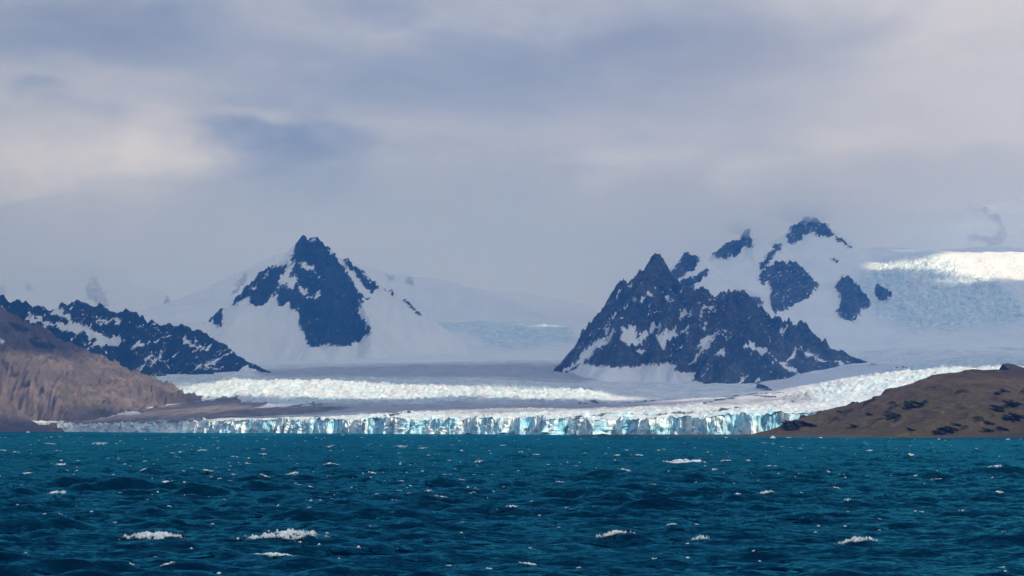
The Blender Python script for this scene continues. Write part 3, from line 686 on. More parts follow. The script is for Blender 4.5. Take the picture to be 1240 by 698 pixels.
# --- far mountains fading in the cloud
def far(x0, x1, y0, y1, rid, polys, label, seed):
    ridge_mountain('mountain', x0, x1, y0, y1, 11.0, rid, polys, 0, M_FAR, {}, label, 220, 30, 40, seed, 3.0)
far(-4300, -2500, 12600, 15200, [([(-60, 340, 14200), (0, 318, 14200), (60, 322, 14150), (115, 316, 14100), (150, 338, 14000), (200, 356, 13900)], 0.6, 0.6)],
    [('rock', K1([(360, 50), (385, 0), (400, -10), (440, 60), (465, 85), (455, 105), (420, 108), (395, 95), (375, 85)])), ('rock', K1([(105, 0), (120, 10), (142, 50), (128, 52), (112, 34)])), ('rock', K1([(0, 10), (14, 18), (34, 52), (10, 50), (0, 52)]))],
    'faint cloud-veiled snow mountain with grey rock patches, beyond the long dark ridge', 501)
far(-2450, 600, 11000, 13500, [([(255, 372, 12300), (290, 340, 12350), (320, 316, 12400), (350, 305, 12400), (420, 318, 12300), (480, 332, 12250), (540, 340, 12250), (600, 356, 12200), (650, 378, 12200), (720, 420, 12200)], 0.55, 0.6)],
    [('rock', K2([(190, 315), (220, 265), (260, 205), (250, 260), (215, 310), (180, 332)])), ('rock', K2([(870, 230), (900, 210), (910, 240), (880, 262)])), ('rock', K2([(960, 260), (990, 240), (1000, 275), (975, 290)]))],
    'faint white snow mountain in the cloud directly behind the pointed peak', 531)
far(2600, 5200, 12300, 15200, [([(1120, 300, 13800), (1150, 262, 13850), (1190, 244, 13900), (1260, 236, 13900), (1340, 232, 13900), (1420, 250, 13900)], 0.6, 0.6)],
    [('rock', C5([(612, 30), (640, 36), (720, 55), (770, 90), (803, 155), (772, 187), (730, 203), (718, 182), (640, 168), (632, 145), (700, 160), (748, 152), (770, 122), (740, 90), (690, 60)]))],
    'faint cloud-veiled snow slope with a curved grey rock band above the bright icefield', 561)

# --- till cone at the massif's right foot
K6 = lambda P: [(900 + x / 3.647, 420 + y / 3.647) for x, y in P]
def K6R(P, Ys):
    q = K6(P); Ys = [Ys] * len(q) if np.isscalar(Ys) else Ys
    return [(a, b, y) for (a, b), y in zip(q, Ys)]
ridge_mountain('hill', 720, 1400, 5150, 5950, 3.5, [(K6R([(470, 100), (540, 76), (600, 74), (660, 79), (735, 100), (790, 130)], [5640, 5620, 5600, 5580, 5560, 5520]), 0.20, 0.5), (K6R([(540, 78), (430, 130), (260, 170)], [5620, 5500, 5350]), 0.16, 0.3)],
    [('rock', K6([(560, 76), (600, 70), (590, 82), (555, 86)])), ('rock', K6([(650, 92), (700, 80), (738, 99), (720, 108), (680, 104)])), ('rock', K6([(608, 127), (640, 120), (690, 117), (728, 130), (700, 152), (620, 158)])), ('rock', K6([(500, 140), (560, 138), (575, 160), (520, 164)]))],
    0, M_TILL, {2: 'rock_outcrop', 3: 'rock_outcrop', 4: 'rock_outcrop'}, 'pale grey till slope with purple rock patches at the foot of the dark massif', 60, 8, 8, 601)['category'] = 'hill'

# ------------------------------------------------------------------ scree hill on the left shore
KL = lambda P: [(x / 4.361, 370 + y / 4.361) for x, y in P]
def KLR(P, Ys):
    q = KL(P); Ys = [Ys] * len(q) if np.isscalar(Ys) else Ys
    return [(a, b, y) for (a, b), y in zip(q, Ys)]
xs = np.arange(-2300, -700, 3.2); ys = np.arange(4500, 6300, 4.2)
X, Y = np.meshgrid(xs, ys)
wx = X + 10 * fbm(X / 90, Y / 90, 4, 701); wy = Y + 10 * fbm(X / 90, Y / 90, 4, 707)
rid = [(KLR([(-700, -330), (-300, -130), (0, 25), (50, 62), (130, 108), (200, 163), (290, 193), (315, 240), (360, 298), (440, 333), (480, 368), (530, 408), (580, 438), (640, 488), (700, 518), (785, 548), (900, 590), (1000, 640)],
        [5850, 5800, 5750, 5740, 5720, 5700, 5670, 5640, 5600, 5560, 5520, 5480, 5440, 5400, 5350, 5260, 5100, 4950]), 0.55, 0.75),
       (KLR([(-300, 110), (0, 245), (60, 290), (120, 345), (200, 385), (238, 425), (265, 480), (320, 560), (380, 630)], [5450, 5400, 5380, 5350, 5320, 5290, 5230, 5100, 4960]), 1.05, 0.28),
       (KLR([(130, 112), (230, 270), (330, 330), (440, 440), (500, 540), (560, 620)], [5720, 5560, 5500, 5350, 5200, 5020]), 0.5, 0.6),
       (KLR([(530, 410), (560, 500), (640, 590)], [5480, 5300, 5080]), 0.5, 0.5),
       (KLR([(-300, 480), (-50, 560), (60, 620), (120, 650)], [5100, 5020, 4950, 4880]), 0.45, 0.45)]
Z = ridge_h(wx, wy, rid)
gul = ridged(X / 75, Y / 130, 5, 711, 0.55)
ppx, ppy = proj(X, Y, Z)
bowl = soft_in(ppx, ppy, X, Z, [KL([(-80, 240), (0, 292), (110, 372), (215, 430), (262, 500), (320, 590), (200, 610), (90, 520), (-20, 440), (-80, 400)])], 16, 4, 709)
Z = Z - 75 * bowl * np.clip(Z / 80, 0, 1)
Z = Z + (13 * (gul - 0.95) + 9 * (ridged(X / 30, Y / 90, 4, 712, 0.6) - 0.9)) * np.clip(Z / 60, 0, 1)
Z = np.maximum(Z, np.clip((Y - 5150 + 0.12 * (X + 1400)) * 0.05, -6, 6) + 2 * fbm(X / 60, Y / 60, 3, 713) - 1)
ppx, ppy = proj(X, Y, Z)
gr = soft_in(ppx, ppy, X, Z, [KL([(290, 430), (420, 430), (520, 500), (560, 560), (470, 560), (350, 500)]), KL([(230, 340), (330, 350), (360, 420), (260, 400)])], 8, 5, 715)
rk = soft_in(ppx, ppy, X, Z, [KL([(30, 60), (130, 112), (290, 200), (310, 290), (240, 280), (140, 200), (60, 130)]), KL([(0, 270), (100, 350), (230, 430), (250, 500), (130, 450), (0, 370)]), KL([(480, 500), (540, 490), (560, 540), (500, 550)])], 6, 5, 717) * np.clip(0.5 + 0.9 * fbm(X / 40, Z / 30, 4, 718, 0.6), 0, 0.8)
sn = soft_in(ppx, ppy, X, Z, [KL([(-4, 172), (22, 185), (20, 200), (-4, 200)])], 1.2, 0.8, 719)
hl = mesh('hill', np.stack([X, Y, Z], -1).reshape(-1, 3), gridq(*X.shape), M_HILL_L, None, {'green': gr, 'rock': rk, 'snow': sn})
tag(hl, 'steep brown scree hill with a shaded gully, sloping down to the ice front', 'hill', None, 'structure')
# low dark slope between scree hill and the dark ridge
xs = np.arange(-2100, -1050, 5.0); ys = np.arange(5900, 6900, 6.0)
X, Y = np.meshgrid(xs, ys)
Z = ridge_h(X + 8 * fbm(X / 80, Y / 80, 3, 731), Y, [(K1R([(100, 180), (240, 262), (350, 308), (450, 358), (560, 392), (640, 420)], [6700, 6600, 6520, 6440, 6350, 6250]), 0.5, 0.6)])
Z = Z + 8 * (ridged(X / 70, Y / 100, 4, 733) - 0.9)
o = mesh('hill', np.stack([X, Y, Z], -1).reshape(-1, 3), gridq(*X.shape), M_KNOB, None, {'green': X * 0, 'rock': X * 0 + 0.1, 'snow': X * 0})
tag(o, 'smooth dark brown slope between the scree hill and the long dark ridge', 'hill', None, 'structure')

# ------------------------------------------------------------------ turf hill on the right shore
xs = np.arange(180, 1750, 2.0); ys = np.arange(1985, 3000, 2.6)
X, Y = np.meshgrid(xs, ys)
rid = [(K6R([(-20, 400), (50, 386), (150, 356), (250, 321), (400, 271), (500, 246), (590, 236), (620, 211), (700, 181), (800, 146), (900, 116), (1000, 102), (1090, 101), (1240, 104), (1500, 80), (1900, 60)],
        [2330, 2350, 2380, 2420, 2480, 2500, 2500, 2500, 2520, 2540, 2560, 2580, 2600, 2620, 2640, 2660]), 0.165, 0.2),
       (K6R([(900, 118), (880, 220), (840, 320), (800, 385)], [2560, 2400, 2250, 2140]), 0.16, 0.16),
       (K6R([(1100, 150), (1130, 230), (1100, 330), (1080, 390)], [2560, 2420, 2260, 2130]), 0.17, 0.17),
       (K6R([(640, 212), (640, 290), (600, 360)], [2500, 2380, 2230]), 0.16, 0.16),
       (K6R([(1300, 160), (1320, 260), (1260, 380)], [2540, 2400, 2120]), 0.18, 0.18)]
wx = X + 9 * fbm(X / 70, Y / 70, 4, 801); wy = Y + 9 * fbm(X / 70, Y / 70, 4, 807)
Z = ridge_h(wx, wy, rid, 2.3)
shore = 2085 + (X - 700) * -0.12 + 12 * fbm(X / 90, X * 0, 3, 809)
d = Y - shore
Z = Z + 3.6 * (ridged(X / 38, Y / 60, 5, 811, 0.55) - 0.95) * np.clip(Z / 25, 0, 1) * np.clip(1.25 - (Y - 2150) / 400, 0.35, 1)
d1, d2, cid = cells(X / 26 + 0.4 * fbm(X / 30, Y / 30, 3, 813), Y / 34, 2)
crag = np.clip((0.33 - d1) * 5, 0, 1) * (cid % 4 == 0) * np.clip(Z / 12 - 0.6, 0, 1) * np.clip((74 - Z) / 20, 0, 1)
tip = sstep(X + 14 * fbm(X / 50, Y / 50, 3, 819), 300, 420)
Z = np.maximum(Z, (1.2 + 0.02 * d) * tip - 4 * (1 - tip))
Z = np.minimum(Z, np.clip(d * 0.42, -3, 500))
Z = Z + 5.0 * crag
ppx, ppy = proj(X, Y, Z)
gr = np.clip(1.1 - np.clip((Z - 30) / 45, 0, 1) + 0.5 * fbm(X / 80, Z / 30, 3, 815), 0, 1)
keep = Z > -2.5
q = gridq(*X.shape); q = q[keep.ravel()[q].any(1)]
hr = sub_mesh('hill', np.stack([X, Y, Z], -1).reshape(-1, 3), q, np.ones(len(q), bool), M_HILL_R, None, {'green': gr, 'rock': crag, 'snow': X * 0})
tag(hr, 'rounded brown and olive turf hill dotted with dark crags, on the shore beside the ice cliff', 'hill', None, 'structure')

# crags: separate lumps of bare rock standing out of the turf
def crag_mesh(seed):
    nu, nv = 26, 12; co = []
    for j in range(nv):
        ph = (j / (nv - 1)) * np.pi / 2
        for i in range(nu):
            a = i / nu * 2 * np.pi; cx_, sx_ = math.cos(a) * math.cos(ph), math.sin(a) * math.cos(ph)
            k = float(fbm(np.array([cx_ * 2.2 + seed]), np.array([sx_ * 2.2 + j * 0.22]), 4, seed % 50, 0.7)[0])
            q = 1 + 0.75 * k
            co.append((cx_ * q * 0.55, sx_ * q * 0.5, math.sin(ph) ** 0.7 * (1 + 0.4 * k) * 0.6 - 0.18))
    fs = [(j * nu + i, j * nu + (i + 1) % nu, (j + 1) * nu + (i + 1) % nu, (j + 1) * nu + i) for j in range(nv - 1) for i in range(nu)]
    me = bpy.data.meshes.new('crag'); me.from_pydata(co, [], fs)
    for n_, v_ in (('rock', 1.0), ('green', 0.0), ('snow', 0.0)):
        at = me.attributes.new(n_, 'FLOAT', 'POINT'); at.data.foreach_set('value', np.full(len(co), v_, np.float32))
    me.materials.append(M_HILL_R); me.update(); return me
CM = [crag_mesh(900 + i) for i in range(6)]
def ground(Xg, Yg, Zg, x, y):
    i = int(np.clip(np.searchsorted(Yg[:, 0], y), 0, Zg.shape[0] - 1)); j = int(np.clip(np.searchsorted(Xg[0], x), 0, Zg.shape[1] - 1)); return float(Zg[i, j])
CR_SPOTS = [(255, 352, 26), (285, 348, 22), (235, 362, 16), (310, 350, 14), (665, 316, 14), (680, 308, 12), (755, 268, 15), (775, 258, 14), (740, 250, 9), (910, 372, 14), (930, 362, 11), (950, 345, 8), (870, 380, 9), (1195, 320, 16), (1220, 312, 14), (1135, 272, 13), (1145, 285, 10), (1190, 262, 13), (1225, 255, 10), (500, 355, 10), (745, 368, 8), (1090, 345, 8), (1150, 362, 9), (1090, 372, 9), (1160, 195, 9), (1130, 210, 8), (690, 260, 7), (430, 290, 7), (560, 300, 7)]
for i, (cxp, cyp, w) in enumerate(CR_SPOTS):
    (pxx, pyy), = K6([(cxp, cyp)])
    # march the sight line to the hillside to find where this crag stands
    yy = shore.min() - 40.0; hit = None
    while yy < 2700:
        x_, _, z_ = wpt(pxx, pyy, yy)
        if 185 < x_ < 1740 and ground(X, Y, Z, x_, yy) > z_: hit = (x_, yy); break
        yy += 3
    if hit is None: continue
    o = bpy.data.objects.new('crag', CM[i % 6]); COL.objects.link(o); o.parent = hr
    o.location = (hit[0], hit[1] + w * 0.15, ground(X, Y, Z, *hit) - w * 0.04); o.scale = (w * 1.3, w * 1.2, w * 0.34); o.rotation_euler = (0.1, 0.3, 0.3 * math.sin(i * 2.3))

# dark knoll behind it
xs = np.arange(900, 1800, 5.0); ys = np.arange(3150, 3900, 7.0)
X, Y = np.meshgrid(xs, ys)
Z = ridge_h(X, Y, [(K6R([(1040, 118), (1090, 98), (1120, 83), (1165, 72), (1200, 77), (1240, 92), (1320, 120)], [3500] * 7), 0.35, 0.35)]) + 3 * fbm(X / 60, Y / 60, 4, 861)
o = mesh('hill', np.stack([X, Y, Z], -1).reshape(-1, 3), gridq(*X.shape), M_KNOB, None, {'green': X * 0 + 0.3, 'rock': X * 0, 'snow': X * 0})
tag(o, 'small dark purple-brown knoll peeping over the turf hill', 'hill', None, 'structure')

# shingle spit and beach
sp = np.linspace(690, 1420, 500)
yb = np.interp(sp, [690, 760, 850, 900, 950, 1100, 1420], [2560, 2500, 2400, 2320, 2215, 2110, 1995]) + 6 * fbm(sp / 22, sp * 0, 3, 871)
wd_ = np.interp(sp, [690, 740, 860, 950, 1420], [4, 26, 45, 60, 60])
vv = np.linspace(0, 1, 9)[:, None]
Yb = yb[None, :] + wd_[None, :] * vv; Xb = (sp[None, :] - CX) / F * Yb
Zb = -1.2 + 4.6 * np.sin(vv * np.pi * 0.9) * np.interp(sp, [690, 730, 1000], [0.45, 0.75, 1.0])[None, :] + 0.35 * fbm(Xb / 9, Yb / 9, 3, 873)
o = mesh('beach', np.stack([Xb, Yb, Zb], -1).reshape(-1, 3), gridq(9, 500), M_BEACH)
tag(o, 'low dark shingle spit running along the foot of the ice cliff and turf hill', 'beach', None, 'structure')

# ------------------------------------------------------------------ sea
BIG = [(345, 655, 112, 12, 0.8), (190, 653, 84, 5, 0.55), (835, 561, 76, 8, 0.8), (1035, 660, 52, 7, 0.6), (743, 656, 46, 4, 0.5), (70, 601, 28, 4, 0.45), (355, 577, 20, 7, 0.6), (927, 602, 24, 5, 0.45), (848, 657, 28, 4, 0.4)]
wr = np.random.default_rng(21)
WAVES = []
for i in range(90):
    lam = 1.3 * (22 / 1.3) ** wr.random()
    th = -math.pi / 2 + 0.25 + wr.normal() * (0.38 if lam > 8 else 0.6)
    sl = 0.012 * math.exp(-((math.log(lam / 8.0)) ** 2) / 1.4) + 0.010
    WAVES.append((lam, 2 * math.pi / lam * math.cos(th), 2 * math.pi / lam * math.sin(th), sl * lam / 2.6, wr.random() * 6.283))
PACK = []
for (a, b, w, h, amp) in BIG:
    Yc = HC * F / (b - HY); PACK.append(((a - CX) / F * Yc, Yc, w / F * Yc * 0.62, amp))
def sea_z(X, Y, cell=None):
    Z = np.zeros(X.shape)
    for lam, kx, ky, A, ph in WAVES:
        f = A * (2.1 * (1 - np.abs(np.sin(0.5 * (kx * X + ky * Y + ph)))) - 0.76)
        if cell is not None: f = f * np.clip(lam / (2.6 * cell) - 0.6, 0, 1)
        Z += f
    s = 0.33
    gust = 0.8 + 0.35 * fbm(X / 70, Y / 110, 2, 901)
    Z = Z * gust
    Z = Z + 0.28 * np.clip(Z, -0.4, 1.5) ** 2 - 0.06
    for xc, yc, wx_, amp in PACK:
        m = (np.abs(X - xc) < 4 * wx_) & (np.abs(Y - yc) < 30)
        if not m.any(): continue
        dx = (X[m] - xc) / wx_; u = Y[m] - yc + 0.9 * np.sin(dx * 1.7) + 1.2 * dx * dx * 0.3
        prof = np.where(u < 0, np.exp(-(u / 1.5) ** 2), np.exp(-(u / 4.5) ** 2)) - 0.35 * np.exp(-((u + 5.0) / 3.0) ** 2)
        ww = np.exp(-dx * dx * 0.9)
        Z[m] = Z[m] * (1 - 0.5 * ww * np.exp(-(u / 8) ** 2)) + amp * prof * ww
    return Z
nrow, ncol = 1150, 440
tt = np.linspace(-1, 1, ncol); tt = np.concatenate([[-9, -4, -2, -1.3], tt, [1.3, 2, 4, 9]])
yr = 70 * (5600 / 70.0) ** np.linspace(0, 1, nrow); yr = np.concatenate([yr, [7000, 12000, 30000]])
Y = yr[:, None] + 0 * tt[None, :]; X = yr[:, None] * 0.268 * 1.22 * tt[None, :]
cellY = np.gradient(yr)[:, None] + 0 * X
cell = np.maximum(cellY * 0.55, np.abs(np.gradient(X, axis=1)) * 0.8)
Z = sea_z(X, Y, cell); Z[Y > 5700] = -3.0
def sea_mat():
    m, t = new_mat('sea_water'); p = t.pos()
    y = t.n('ShaderNodeSeparateXYZ', None, Vector=p).outputs[1]
    # glacial silt clouds the water towards the ice front
    silt = t.m('ADD', t.step(y, 150, 1700), t.m('MULTIPLY', t.m('SUBTRACT', t.noise(t.mapping(p, (1, 0.3, 1)), 0.006, 4, 0.6), 0.5), 0.5), clamp=True)
    c = t.mix(silt, (0.0003, 0.009, 0.028), (0.0008, 0.072, 0.088))
    n1 = t.noise(t.mapping(p, (0.6, 1.0, 1)), 0.32, 6, 0.62, 0.3); n2 = t.noise(t.mapping(p, (0.5, 1.0, 1)), 1.7, 6, 0.65); n3 = t.noise(t.mapping(p, (0.45, 1, 1)), 0.09, 4, 0.6)
    sp = t.noise(t.mapping(p, (0.5, 1, 1)), 0.9, 5, 0.72); pa = t.noise(t.mapping(p, (0.6, 1, 1)), 0.035, 3, 0.6)
    fo = t.m('MULTIPLY', t.step(sp, 0.665, 0.73), t.step(pa, 0.46, 0.66))
    c = t.mix(t.m('MULTIPLY', fo, 0.8), c, (0.62, 0.74, 0.76))
    # wavelet slopes too small for the mesh
    def slope(sx, sc, k):
        nz_ = t.n('ShaderNodeTexNoise', None, Vector=t.mapping(p, (sx, 1, 1)), Scale=sc, Detail=3, Roughness=0.6).outputs['Color']
        v_ = t.n('ShaderNodeVectorMath', {'operation': 'SUBTRACT'}, i0=nz_, i1=(0.5, 0.5, 0.5)).outputs[0]
        return t.n('ShaderNodeVectorMath', {'operation': 'MULTIPLY'}, i0=v_, i1=(k * 0.7, k, 0)).outputs[0]
    add = lambda a, b: t.n('ShaderNodeVectorMath', {'operation': 'ADD'}, i0=a, i1=b).outputs[0]
    nr = add(t.n('ShaderNodeNewGeometry').outputs['Normal'], add(slope(0.5, 0.22, 1.1), add(add(slope(0.5, 0.9, 1.3), slope(0.5, 2.8, 0.9)), slope(0.4, 0.05, 0.4))))
    nr = t.n('ShaderNodeVectorMath', {'operation': 'NORMALIZE'}, i0=nr).outputs[0]
    fres = t.n('ShaderNodeFresnel', None, IOR=1.33, Normal=nr).outputs[0]
    gl = t.n('ShaderNodeBsdfGlossy', None, Color=(0.04, 0.42, 0.60), Roughness=0.09, Normal=nr)
    df = t.n('ShaderNodeBsdfDiffuse', None, Color=c, Normal=nr)
    mx = t.n('ShaderNodeMixShader', None, i0=t.m('MULTIPLY', fres, t.m('MULTIPLY', 0.85, t.m('SUBTRACT', 1.0, fo))), i1=df, i2=gl)
    t.set(t.out.inputs['Surface'], mx)
    return m
sea = mesh('sea', np.stack([X, Y, Z], -1).reshape(-1, 3), gridq(*X.shape), sea_mat())
tag(sea, 'choppy dark teal sea with scattered whitecaps', 'sea', None, 'structure')

# whitecaps: foam lying on breaking crests, one piece each
fr = np.random.default_rng(33)
SMALL = [(10, 547, 14), (72, 566, 16), (189, 595, 14), (160, 576, 14), (240, 547, 16), (315, 545, 22), (327, 552, 12), (315, 583, 16), (405, 566, 18), (397, 545, 14), (482, 543, 22), (510, 545, 16), (535, 609, 18), (580, 562, 14), (517, 602, 12), (112, 540, 22), (75, 539, 20), (257, 575, 20), (377, 594, 8),
         (750, 555, 10), (773, 554, 16), (804, 547, 8), (885, 561, 16), (907, 559, 8), (929, 566, 10), (760, 575, 16), (790, 595, 10), (1019, 610, 10), (809, 639, 16), (867, 572, 10), (970, 545, 8), (1007, 575, 7), (1013, 596, 14), (1195, 568, 20), (1155, 622, 12), (205, 690, 22), (640, 690, 26), (1100, 556, 14), (1060, 549, 10), (330, 676, 60), (700, 547, 14), (650, 553, 12), (610, 541, 14), (560, 585, 12), (450, 577, 12), (30, 575, 12), (1210, 600, 14), (1130, 585, 12), (680, 590, 12), (620, 625, 16)]
spots = [(a, b, w, h, True) for a, b, w, h, _ in BIG] + [(a, b, w, max(3.0, w * 0.16), False) for a, b, w in SMALL]
for i in range(190):
    b = HY + 13 + 175 * fr.random() ** 2.5
    spots.append((fr.uniform(-30, 1270), b, fr.uniform(2.5, 8) * (0.7 + 0.4 * fr.random()), fr.uniform(1.0, 2.2), False))
for k, (a, b, w, h, big) in enumerate(spots):
    Yc = HC * F / (b - HY); Xc = (a - CX) / F * Yc; wm = max(w / F * Yc, 0.5)
    if not big:                         # settle on the nearest crest
        cand = Yc + np.linspace(-0.03, 0.03, 41) * Yc
        zz = sea_z(np.full(41, Xc), cand, np.full(41, 0.0034 * Yc * 0.55))
        Yc = float(cand[np.argmax(zz - 0.02 * np.abs(cand - Yc))])
    dm = np.clip(h / F * Yc * 4.0, 0.5, 40) if not big else np.clip(wm * 0.30, 1.2, 9)
    nu = int(np.clip(w * 2.2, 18, 200)); nv_ = int(np.clip(nu * 0.4, 10, 60))
    U, V = np.meshgrid(np.linspace(-1, 1, nu), np.linspace(-1, 1, nv_))
    ang = fr.normal() * 0.10
    x = Xc + U * wm / 2 + V * dm * 0.1; y = Yc + V * dm / 2 + U * wm / 2 * ang - (0.35 * dm if big else 0)
    if big: y = y + 0.45 * (1 - U * U) * 0
    z = sea_z(x, y, np.full(x.shape, max(0.0034 * Yc * 0.55, 0.25)))
    lac = fbm(x / (wm * 0.09 + 0.10), y / (dm * 0.11 + 0.10), 5, k % 60, 0.75); lo = fbm(U * 2.2 + k, V * 0.9, 3, 5 + k % 40)
    body = 1.0 - np.abs(U + 0.15 * lo) ** 2.2 - (np.abs(V + 0.55 * lo) * (1.15 + 0.5 * np.abs(U))) ** 2 * 1.3
    f = body + 0.8 * lac - 0.22
    z = z + 0.03 + (0.2 if big else 0.05 + 0.00012 * Yc) * np.clip(f, 0, 1.2) * (1 + 0.8 * lac)
    q = gridq(nv_, nu); keep = f.ravel()[q].mean(1) > -0.4
    if keep.sum() < 6: continue
    o = sub_mesh('whitecap', np.stack([x, y, z], -1).reshape(-1, 3), q, keep, M_FOAM, sea, {'foam': f})
    if k == 0: o['label'] = 'widest foaming breaker with a dark hole in its foam'

# the countless smaller flecks of breaking foam, far out: little wedge-shaped crests
ns_ = 2600
bb = HY + 9 + 80 * fr.random(ns_) ** 1.7; Ys_ = HC * F / (bb - HY); Xs_ = (fr.uniform(-40, 1280, ns_) - CX) / F * Ys_
patch = fbm(Xs_ / 120, Ys_ / 260, 3, 977) > -0.12; Ys_, Xs_ = Ys_[patch], Xs_[patch]
wl = fr.uniform(0.4, 3.0, len(Ys_)) * (0.25 + Ys_ / 1300) * (fr.random(len(Ys_)) ** 0.7); hh = fr.uniform(0.06, 0.28, len(Ys_)) * np.clip(Ys_ / 900, 0.2, 1.3)
K = np.linspace(-1, 1, 7); xx = Xs_[:, None] + wl[:, None] * 0.5 * K; yy0 = Ys_[:, None] + 0.25 * wl[:, None] * (fr.normal(size=(len(Ys_), 1)) * 0.5 * K + 0.25 * fr.normal(size=(len(Ys_), 7)))
pr_ = hh[:, None] * np.clip(1 - np.abs(K) ** 2 + 0.35 * fr.normal(size=(len(Ys_), 7)), 0.02, 1.5)
rows = []
for dy_, f_ in ((-0.35, 0.0), (-0.05, 0.8), (0.15, 1.0), (0.6, 0.0)):
    yv = yy0 + dy_ * (0.3 + hh[:, None] * 2); zb = sea_z(xx, yv, 0.0034 * yv * 0.55); rows.append(np.stack([xx, yv, zb + 0.02 + pr_ * f_], -1))
V_ = np.stack(rows, 1); Q_ = gridq(4, 7); allq = (Q_[None] + (np.arange(len(Ys_)) * 28)[:, None, None]).reshape(-1, 4)
o = mesh('foam_flecks', V_.reshape(-1, 3), allq, M_FOAM, sea, {'foam': np.full(len(V_) * 28, 0.5)}); o['kind'] = 'stuff'

# small ice floes drifting near the shore
def floe(px_, py_, w, label, seed):
    r = np.random.default_rng(seed); Yc = HC * F / (py_ - HY); s = w / F * Yc; nu, nv_ = 16, 7; co = []
    for j in range(nv_):
        ph = (j / (nv_ - 1)) * np.pi / 2
        for i in range(nu):
            a = i / nu * 2 * np.pi; q_ = 1 + 0.22 * r.normal()
            co.append((Xc_ := math.cos(a) * math.cos(ph) ** 0.6 * q_ * s / 2, math.sin(a) * math.cos(ph) ** 0.6 * q_ * s / 3, (math.sin(ph) * (1 + 0.3 * r.normal())) * s * 0.38 - 0.5))
    co = np.array(co); fs = np.array([(j * nu + i, j * nu + (i + 1) % nu, (j + 1) * nu + (i + 1) % nu, (j + 1) * nu + i) for j in range(nv_ - 1) for i in range(nu)])
    o = mesh('ice_floe', co, fs, M_CLIFF, None, {'blue': np.full(len(co), 0.1)}, False)
    o.location = ((px_ - CX) / F * Yc, Yc, 0.1)
    tag(o, label, 'ice floe', 'ice floes by the shore')
floe(936, 531.2, 7, 'small white ice floe just off the tip of the turf hill', 1)
floe(1137, 532.6, 4, 'tiny white ice floe off the middle of the turf hill beach', 2)
floe(1221, 533.2, 5, 'tiny white ice floe off the beach below the largest crags', 3)
floe(34, 524.2, 4, 'flat white ice floe off the scree hill shore', 4)

# ------------------------------------------------------------------ unseen cloud sheet added above the frame, gaps and cover placed to pattern sunlight
ALT = 4200.0
off = SUN[:2] / SUN[2] * ALT
gx, gy = np.meshgrid(np.arange(-9000, 14001, 90.0), np.arange(-7000, 14801, 90.0))
GXw, GYw = gx - off[0], gy - off[1]               # ground point shaded by this piece of cloud (sea level)
n = fbm(gx / 2600, gy / 2600, 4, 951)
gap = sstep(n, 0.34, 0.55)                          # random gaps everywhere
def hole(px_, Yc, rx, ry, zc=0.0, s=1.0):
    global gap
    xc = (px_ - CX) / F * Yc
    u = (GXw + SUN[0] / SUN[2] * zc - xc) / rx; w_ = (GYw + SUN[1] / SUN[2] * zc - Yc) / ry
    r = np.sqrt(u * u + w_ * w_) + 0.35 * fbm(gx / 420, gy / 420, 4, 957)
    gap = np.maximum(gap, s * sstep(r, 1.3, 0.6))
def shade(px_, Yc, rx, ry, zc=0.0):
    global gap
    xc = (px_ - CX) / F * Yc
    u = (GXw + SUN[0] / SUN[2] * zc - xc) / rx; w_ = (GYw + SUN[1] / SUN[2] * zc - Yc) / ry
    r = np.sqrt(u * u + w_ * w_) + 0.25 * fbm(gx / 420, gy / 420, 4, 959)
    gap = gap * (1 - sstep(r, 1.15, 0.85))
shade(620, 7400, 3200, 1250, 150); shade(620, 8800, 3600, 700, 500); shade(620, 4650, 1500, 330, 50); shade(620, 300, 900, 500); shade(930, 9600, 800, 700, 700)
hole(420, 5500, 560, 260, 90); hole(650, 5400, 300, 200, 90); hole(760, 3250, 1000, 430, 25); hole(1100, 4500, 600, 700, 100)
hole(110, 5250, 330, 560, 150); hole(230, 4800, 350, 200, 40, 0.6); hole(1180, 2350, 500, 330, 60); hole(1100, 3600, 500, 500, 60)
hole(330, 3800, 900, 330, 20); hole(500, 2900, 1600, 500, 0, 0.35); hole(620, 450, 700, 700, 0, 0.42)
shade(620, 12600, 9000, 2900, 700); hole(1350, 13400, 2600, 2300, 1200, 0.34); hole(1290, 10150, 900, 820, 850, 0.9)
dz = 180 * fbm(gx / 1500, gy / 1500, 4, 961)
def shade_cloud_mat():
    m, t = new_mat('cloud')
    a = t.step(t.m('ADD', t.attr('gap'), t.m('MULTIPLY', t.m('SUBTRACT', t.noise(t.pos(), 0.004, 6, 0.6), 0.5), 0.35)), 0.15, 0.85)
    mx = t.n('ShaderNodeMixShader', None, i0=t.m('ADD', 0.07, t.m('MULTIPLY', a, 0.93)), i1=t.n('ShaderNodeBsdfTranslucent', None, Color=(0.25, 0.33, 0.45)), i2=t.n('ShaderNodeBsdfTransparent'))
    t.set(t.out.inputs['Surface'], mx)
    return m
o = mesh('shade_cloud_layer', np.stack([gx, gy, ALT + dz], -1).reshape(-1, 3), gridq(*gx.shape), shade_cloud_mat(), None, {'gap': gap})
tag(o, 'unseen broken cloud layer added overhead to shape the sunlight', 'cloud', None, 'stuff')

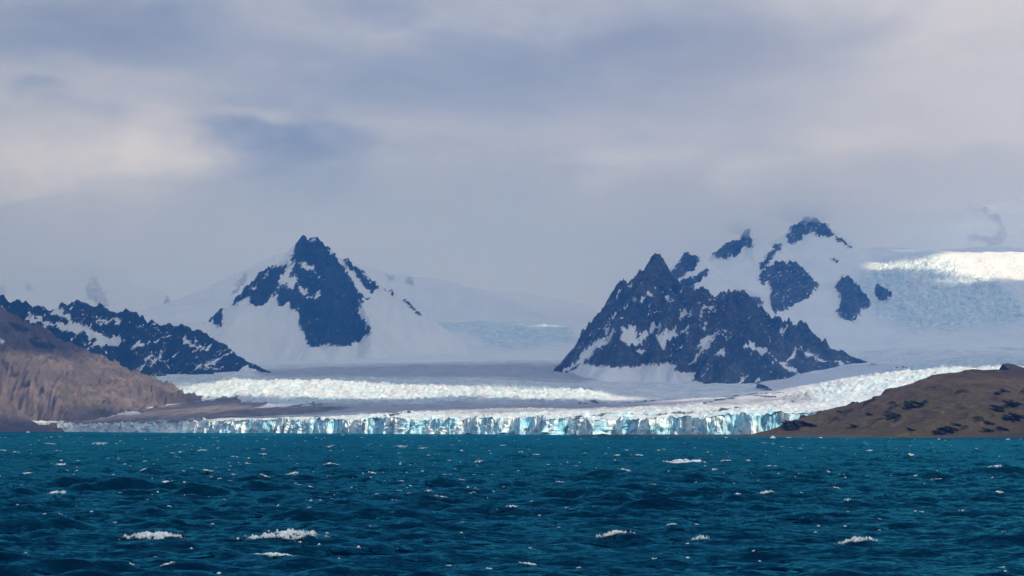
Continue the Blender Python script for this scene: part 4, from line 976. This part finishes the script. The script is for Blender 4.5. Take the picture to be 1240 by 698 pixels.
# ------------------------------------------------------------------ low cloud resting on the far mountains and the head of the valley
def cloud_bank():
    xs = np.linspace(-6200, 6500, 120)
    sec = [(15400, 520), (14300, 545), (13300, 610), (12300, 730), (11500, 860), (10900, 950), (10400, 1010), (11000, 1160), (12200, 1440), (13800, 1860), (15400, 2330)]
    P_ = np.array(sec, float); rows = []
    for k, (y_, z_) in enumerate(P_):
        mid_ = 0 < k < len(P_) - 2
        lift = 110 * sstep(xs, 1300, 2600) * (3 < k < 8)
        yy = y_ + (260 * fbm(xs / 900, xs * 0 + k * 0.35, 4, 985) if mid_ else 0) + np.zeros_like(xs)
        zz = z_ + (80 if k < 7 else 130) * fbm(xs / 700, xs * 0 + k * 0.4, 4, 987) * (0 < k < len(P_) - 1) + lift
        if k > 6:
            zz = zz - (zz - 1000) * (0.18 * sstep(-xs, 1500, 3000)) + 70 * fbm(xs / 1300, xs * 0 + 0.7, 4, 989) * (k - 6) / 4
        rows.append(np.stack([xs, yy, zz], -1))
    V = np.array(rows); n_, m_ = V.shape[:2]; i = np.arange(n_ * m_).reshape(n_, m_)
    i2 = np.vstack([i, i[:1]])
    q = np.stack([i2[:-1, :-1], i2[:-1, 1:], i2[1:, 1:], i2[1:, :-1]], -1).reshape(-1, 4).tolist()
    me = bpy.data.meshes.new('cloud_bank'); me.from_pydata(V.reshape(-1, 3).tolist(), [], q + [i[:, 0].tolist(), i[::-1, -1].tolist()]); me.update()
    m = bpy.data.materials.new('cloud_mist'); m.use_nodes = True; t = NT(m.node_tree)
    out = t.n('ShaderNodeOutputMaterial')
    pv = t.n('ShaderNodeVolumePrincipled', None, Color=(0.96, 0.985, 1.0), Density=4.3e-4, Anisotropy=0.2)
    pv.inputs['Absorption Color'].default_value = (1, 1, 1, 1)
    t.set(out.inputs['Volume'], pv); me.materials.append(m)
    o = bpy.data.objects.new('cloud_bank', me); COL.objects.link(o)
    tag(o, 'pale low cloud hiding the heads of the far snow mountains', 'cloud', None, 'stuff')
cloud_bank()
# wisps caught on the two highest summits
def wisp(px_, py_, Y_, sx, sy, sz, dens, label, seed):
    import bmesh
    bm = bmesh.new(); bmesh.ops.create_icosphere(bm, subdivisions=4, radius=1.0)
    co = np.array([v.co for v in bm.verts])
    n_ = fbm(co[:, 0] * 1.6 + seed, co[:, 1] * 1.6 + co[:, 2] * 1.3, 4, seed, 0.6)
    for v, k in zip(bm.verts, n_): v.co *= 1 + 0.45 * float(k)
    me = bpy.data.meshes.new('cloud_wisp'); bm.to_mesh(me); bm.free()
    m = bpy.data.materials.new('wisp_mist'); m.use_nodes = True; t = NT(m.node_tree)
    out = t.n('ShaderNodeOutputMaterial'); pv = t.n('ShaderNodeVolumePrincipled', None, Color=(0.96, 0.985, 1.0), Density=dens, Anisotropy=0.2)
    pv.inputs['Absorption Color'].default_value = (1, 1, 1, 1); t.set(out.inputs['Volume'], pv); me.materials.append(m)
    o = bpy.data.objects.new('cloud_wisp', me); COL.objects.link(o); o.location = wpt(px_, py_, Y_); o.scale = (sx, sy, sz)
    tag(o, label, 'cloud', None, 'stuff')
wisp(975, 258, 10450, 190, 260, 52, 3.2e-3, 'thin cloud wisp veiling the highest snow summit', 3)
wisp(908, 276, 9800, 130, 200, 42, 3.6e-3, 'thin cloud wisp on the tip of the jagged rock ridge', 11)

# ------------------------------------------------------------------ haze: even blue air over the whole bay
def haze():
    me = bpy.data.meshes.new('haze')
    x0, x1, y0, y1, z0, z1 = -9500, 9500, -400, 31000, -8, 2480
    v = [(x, y, z) for z in (z0, z1) for y in (y0, y1) for x in (x0, x1)]
    me.from_pydata(v, [], [(0, 2, 3, 1), (4, 5, 7, 6), (0, 1, 5, 4), (2, 6, 7, 3), (0, 4, 6, 2), (1, 3, 7, 5)]); me.update()
    m = bpy.data.materials.new('haze_air'); m.use_nodes = True; t = NT(m.node_tree)
    out = t.n('ShaderNodeOutputMaterial')
    pv = t.n('ShaderNodeVolumePrincipled', None, Color=(0.07, 0.36, 1.0), Density=5.2e-5, Anisotropy=0.1)
    pv.inputs['Absorption Color'].default_value = (1, 1, 1, 1)
    t.set(out.inputs['Volume'], pv)
    me.materials.append(m)
    o = bpy.data.objects.new('haze', me); COL.objects.link(o)
    tag(o, 'thin blue haze over the bay', 'haze', None, 'stuff')
haze()
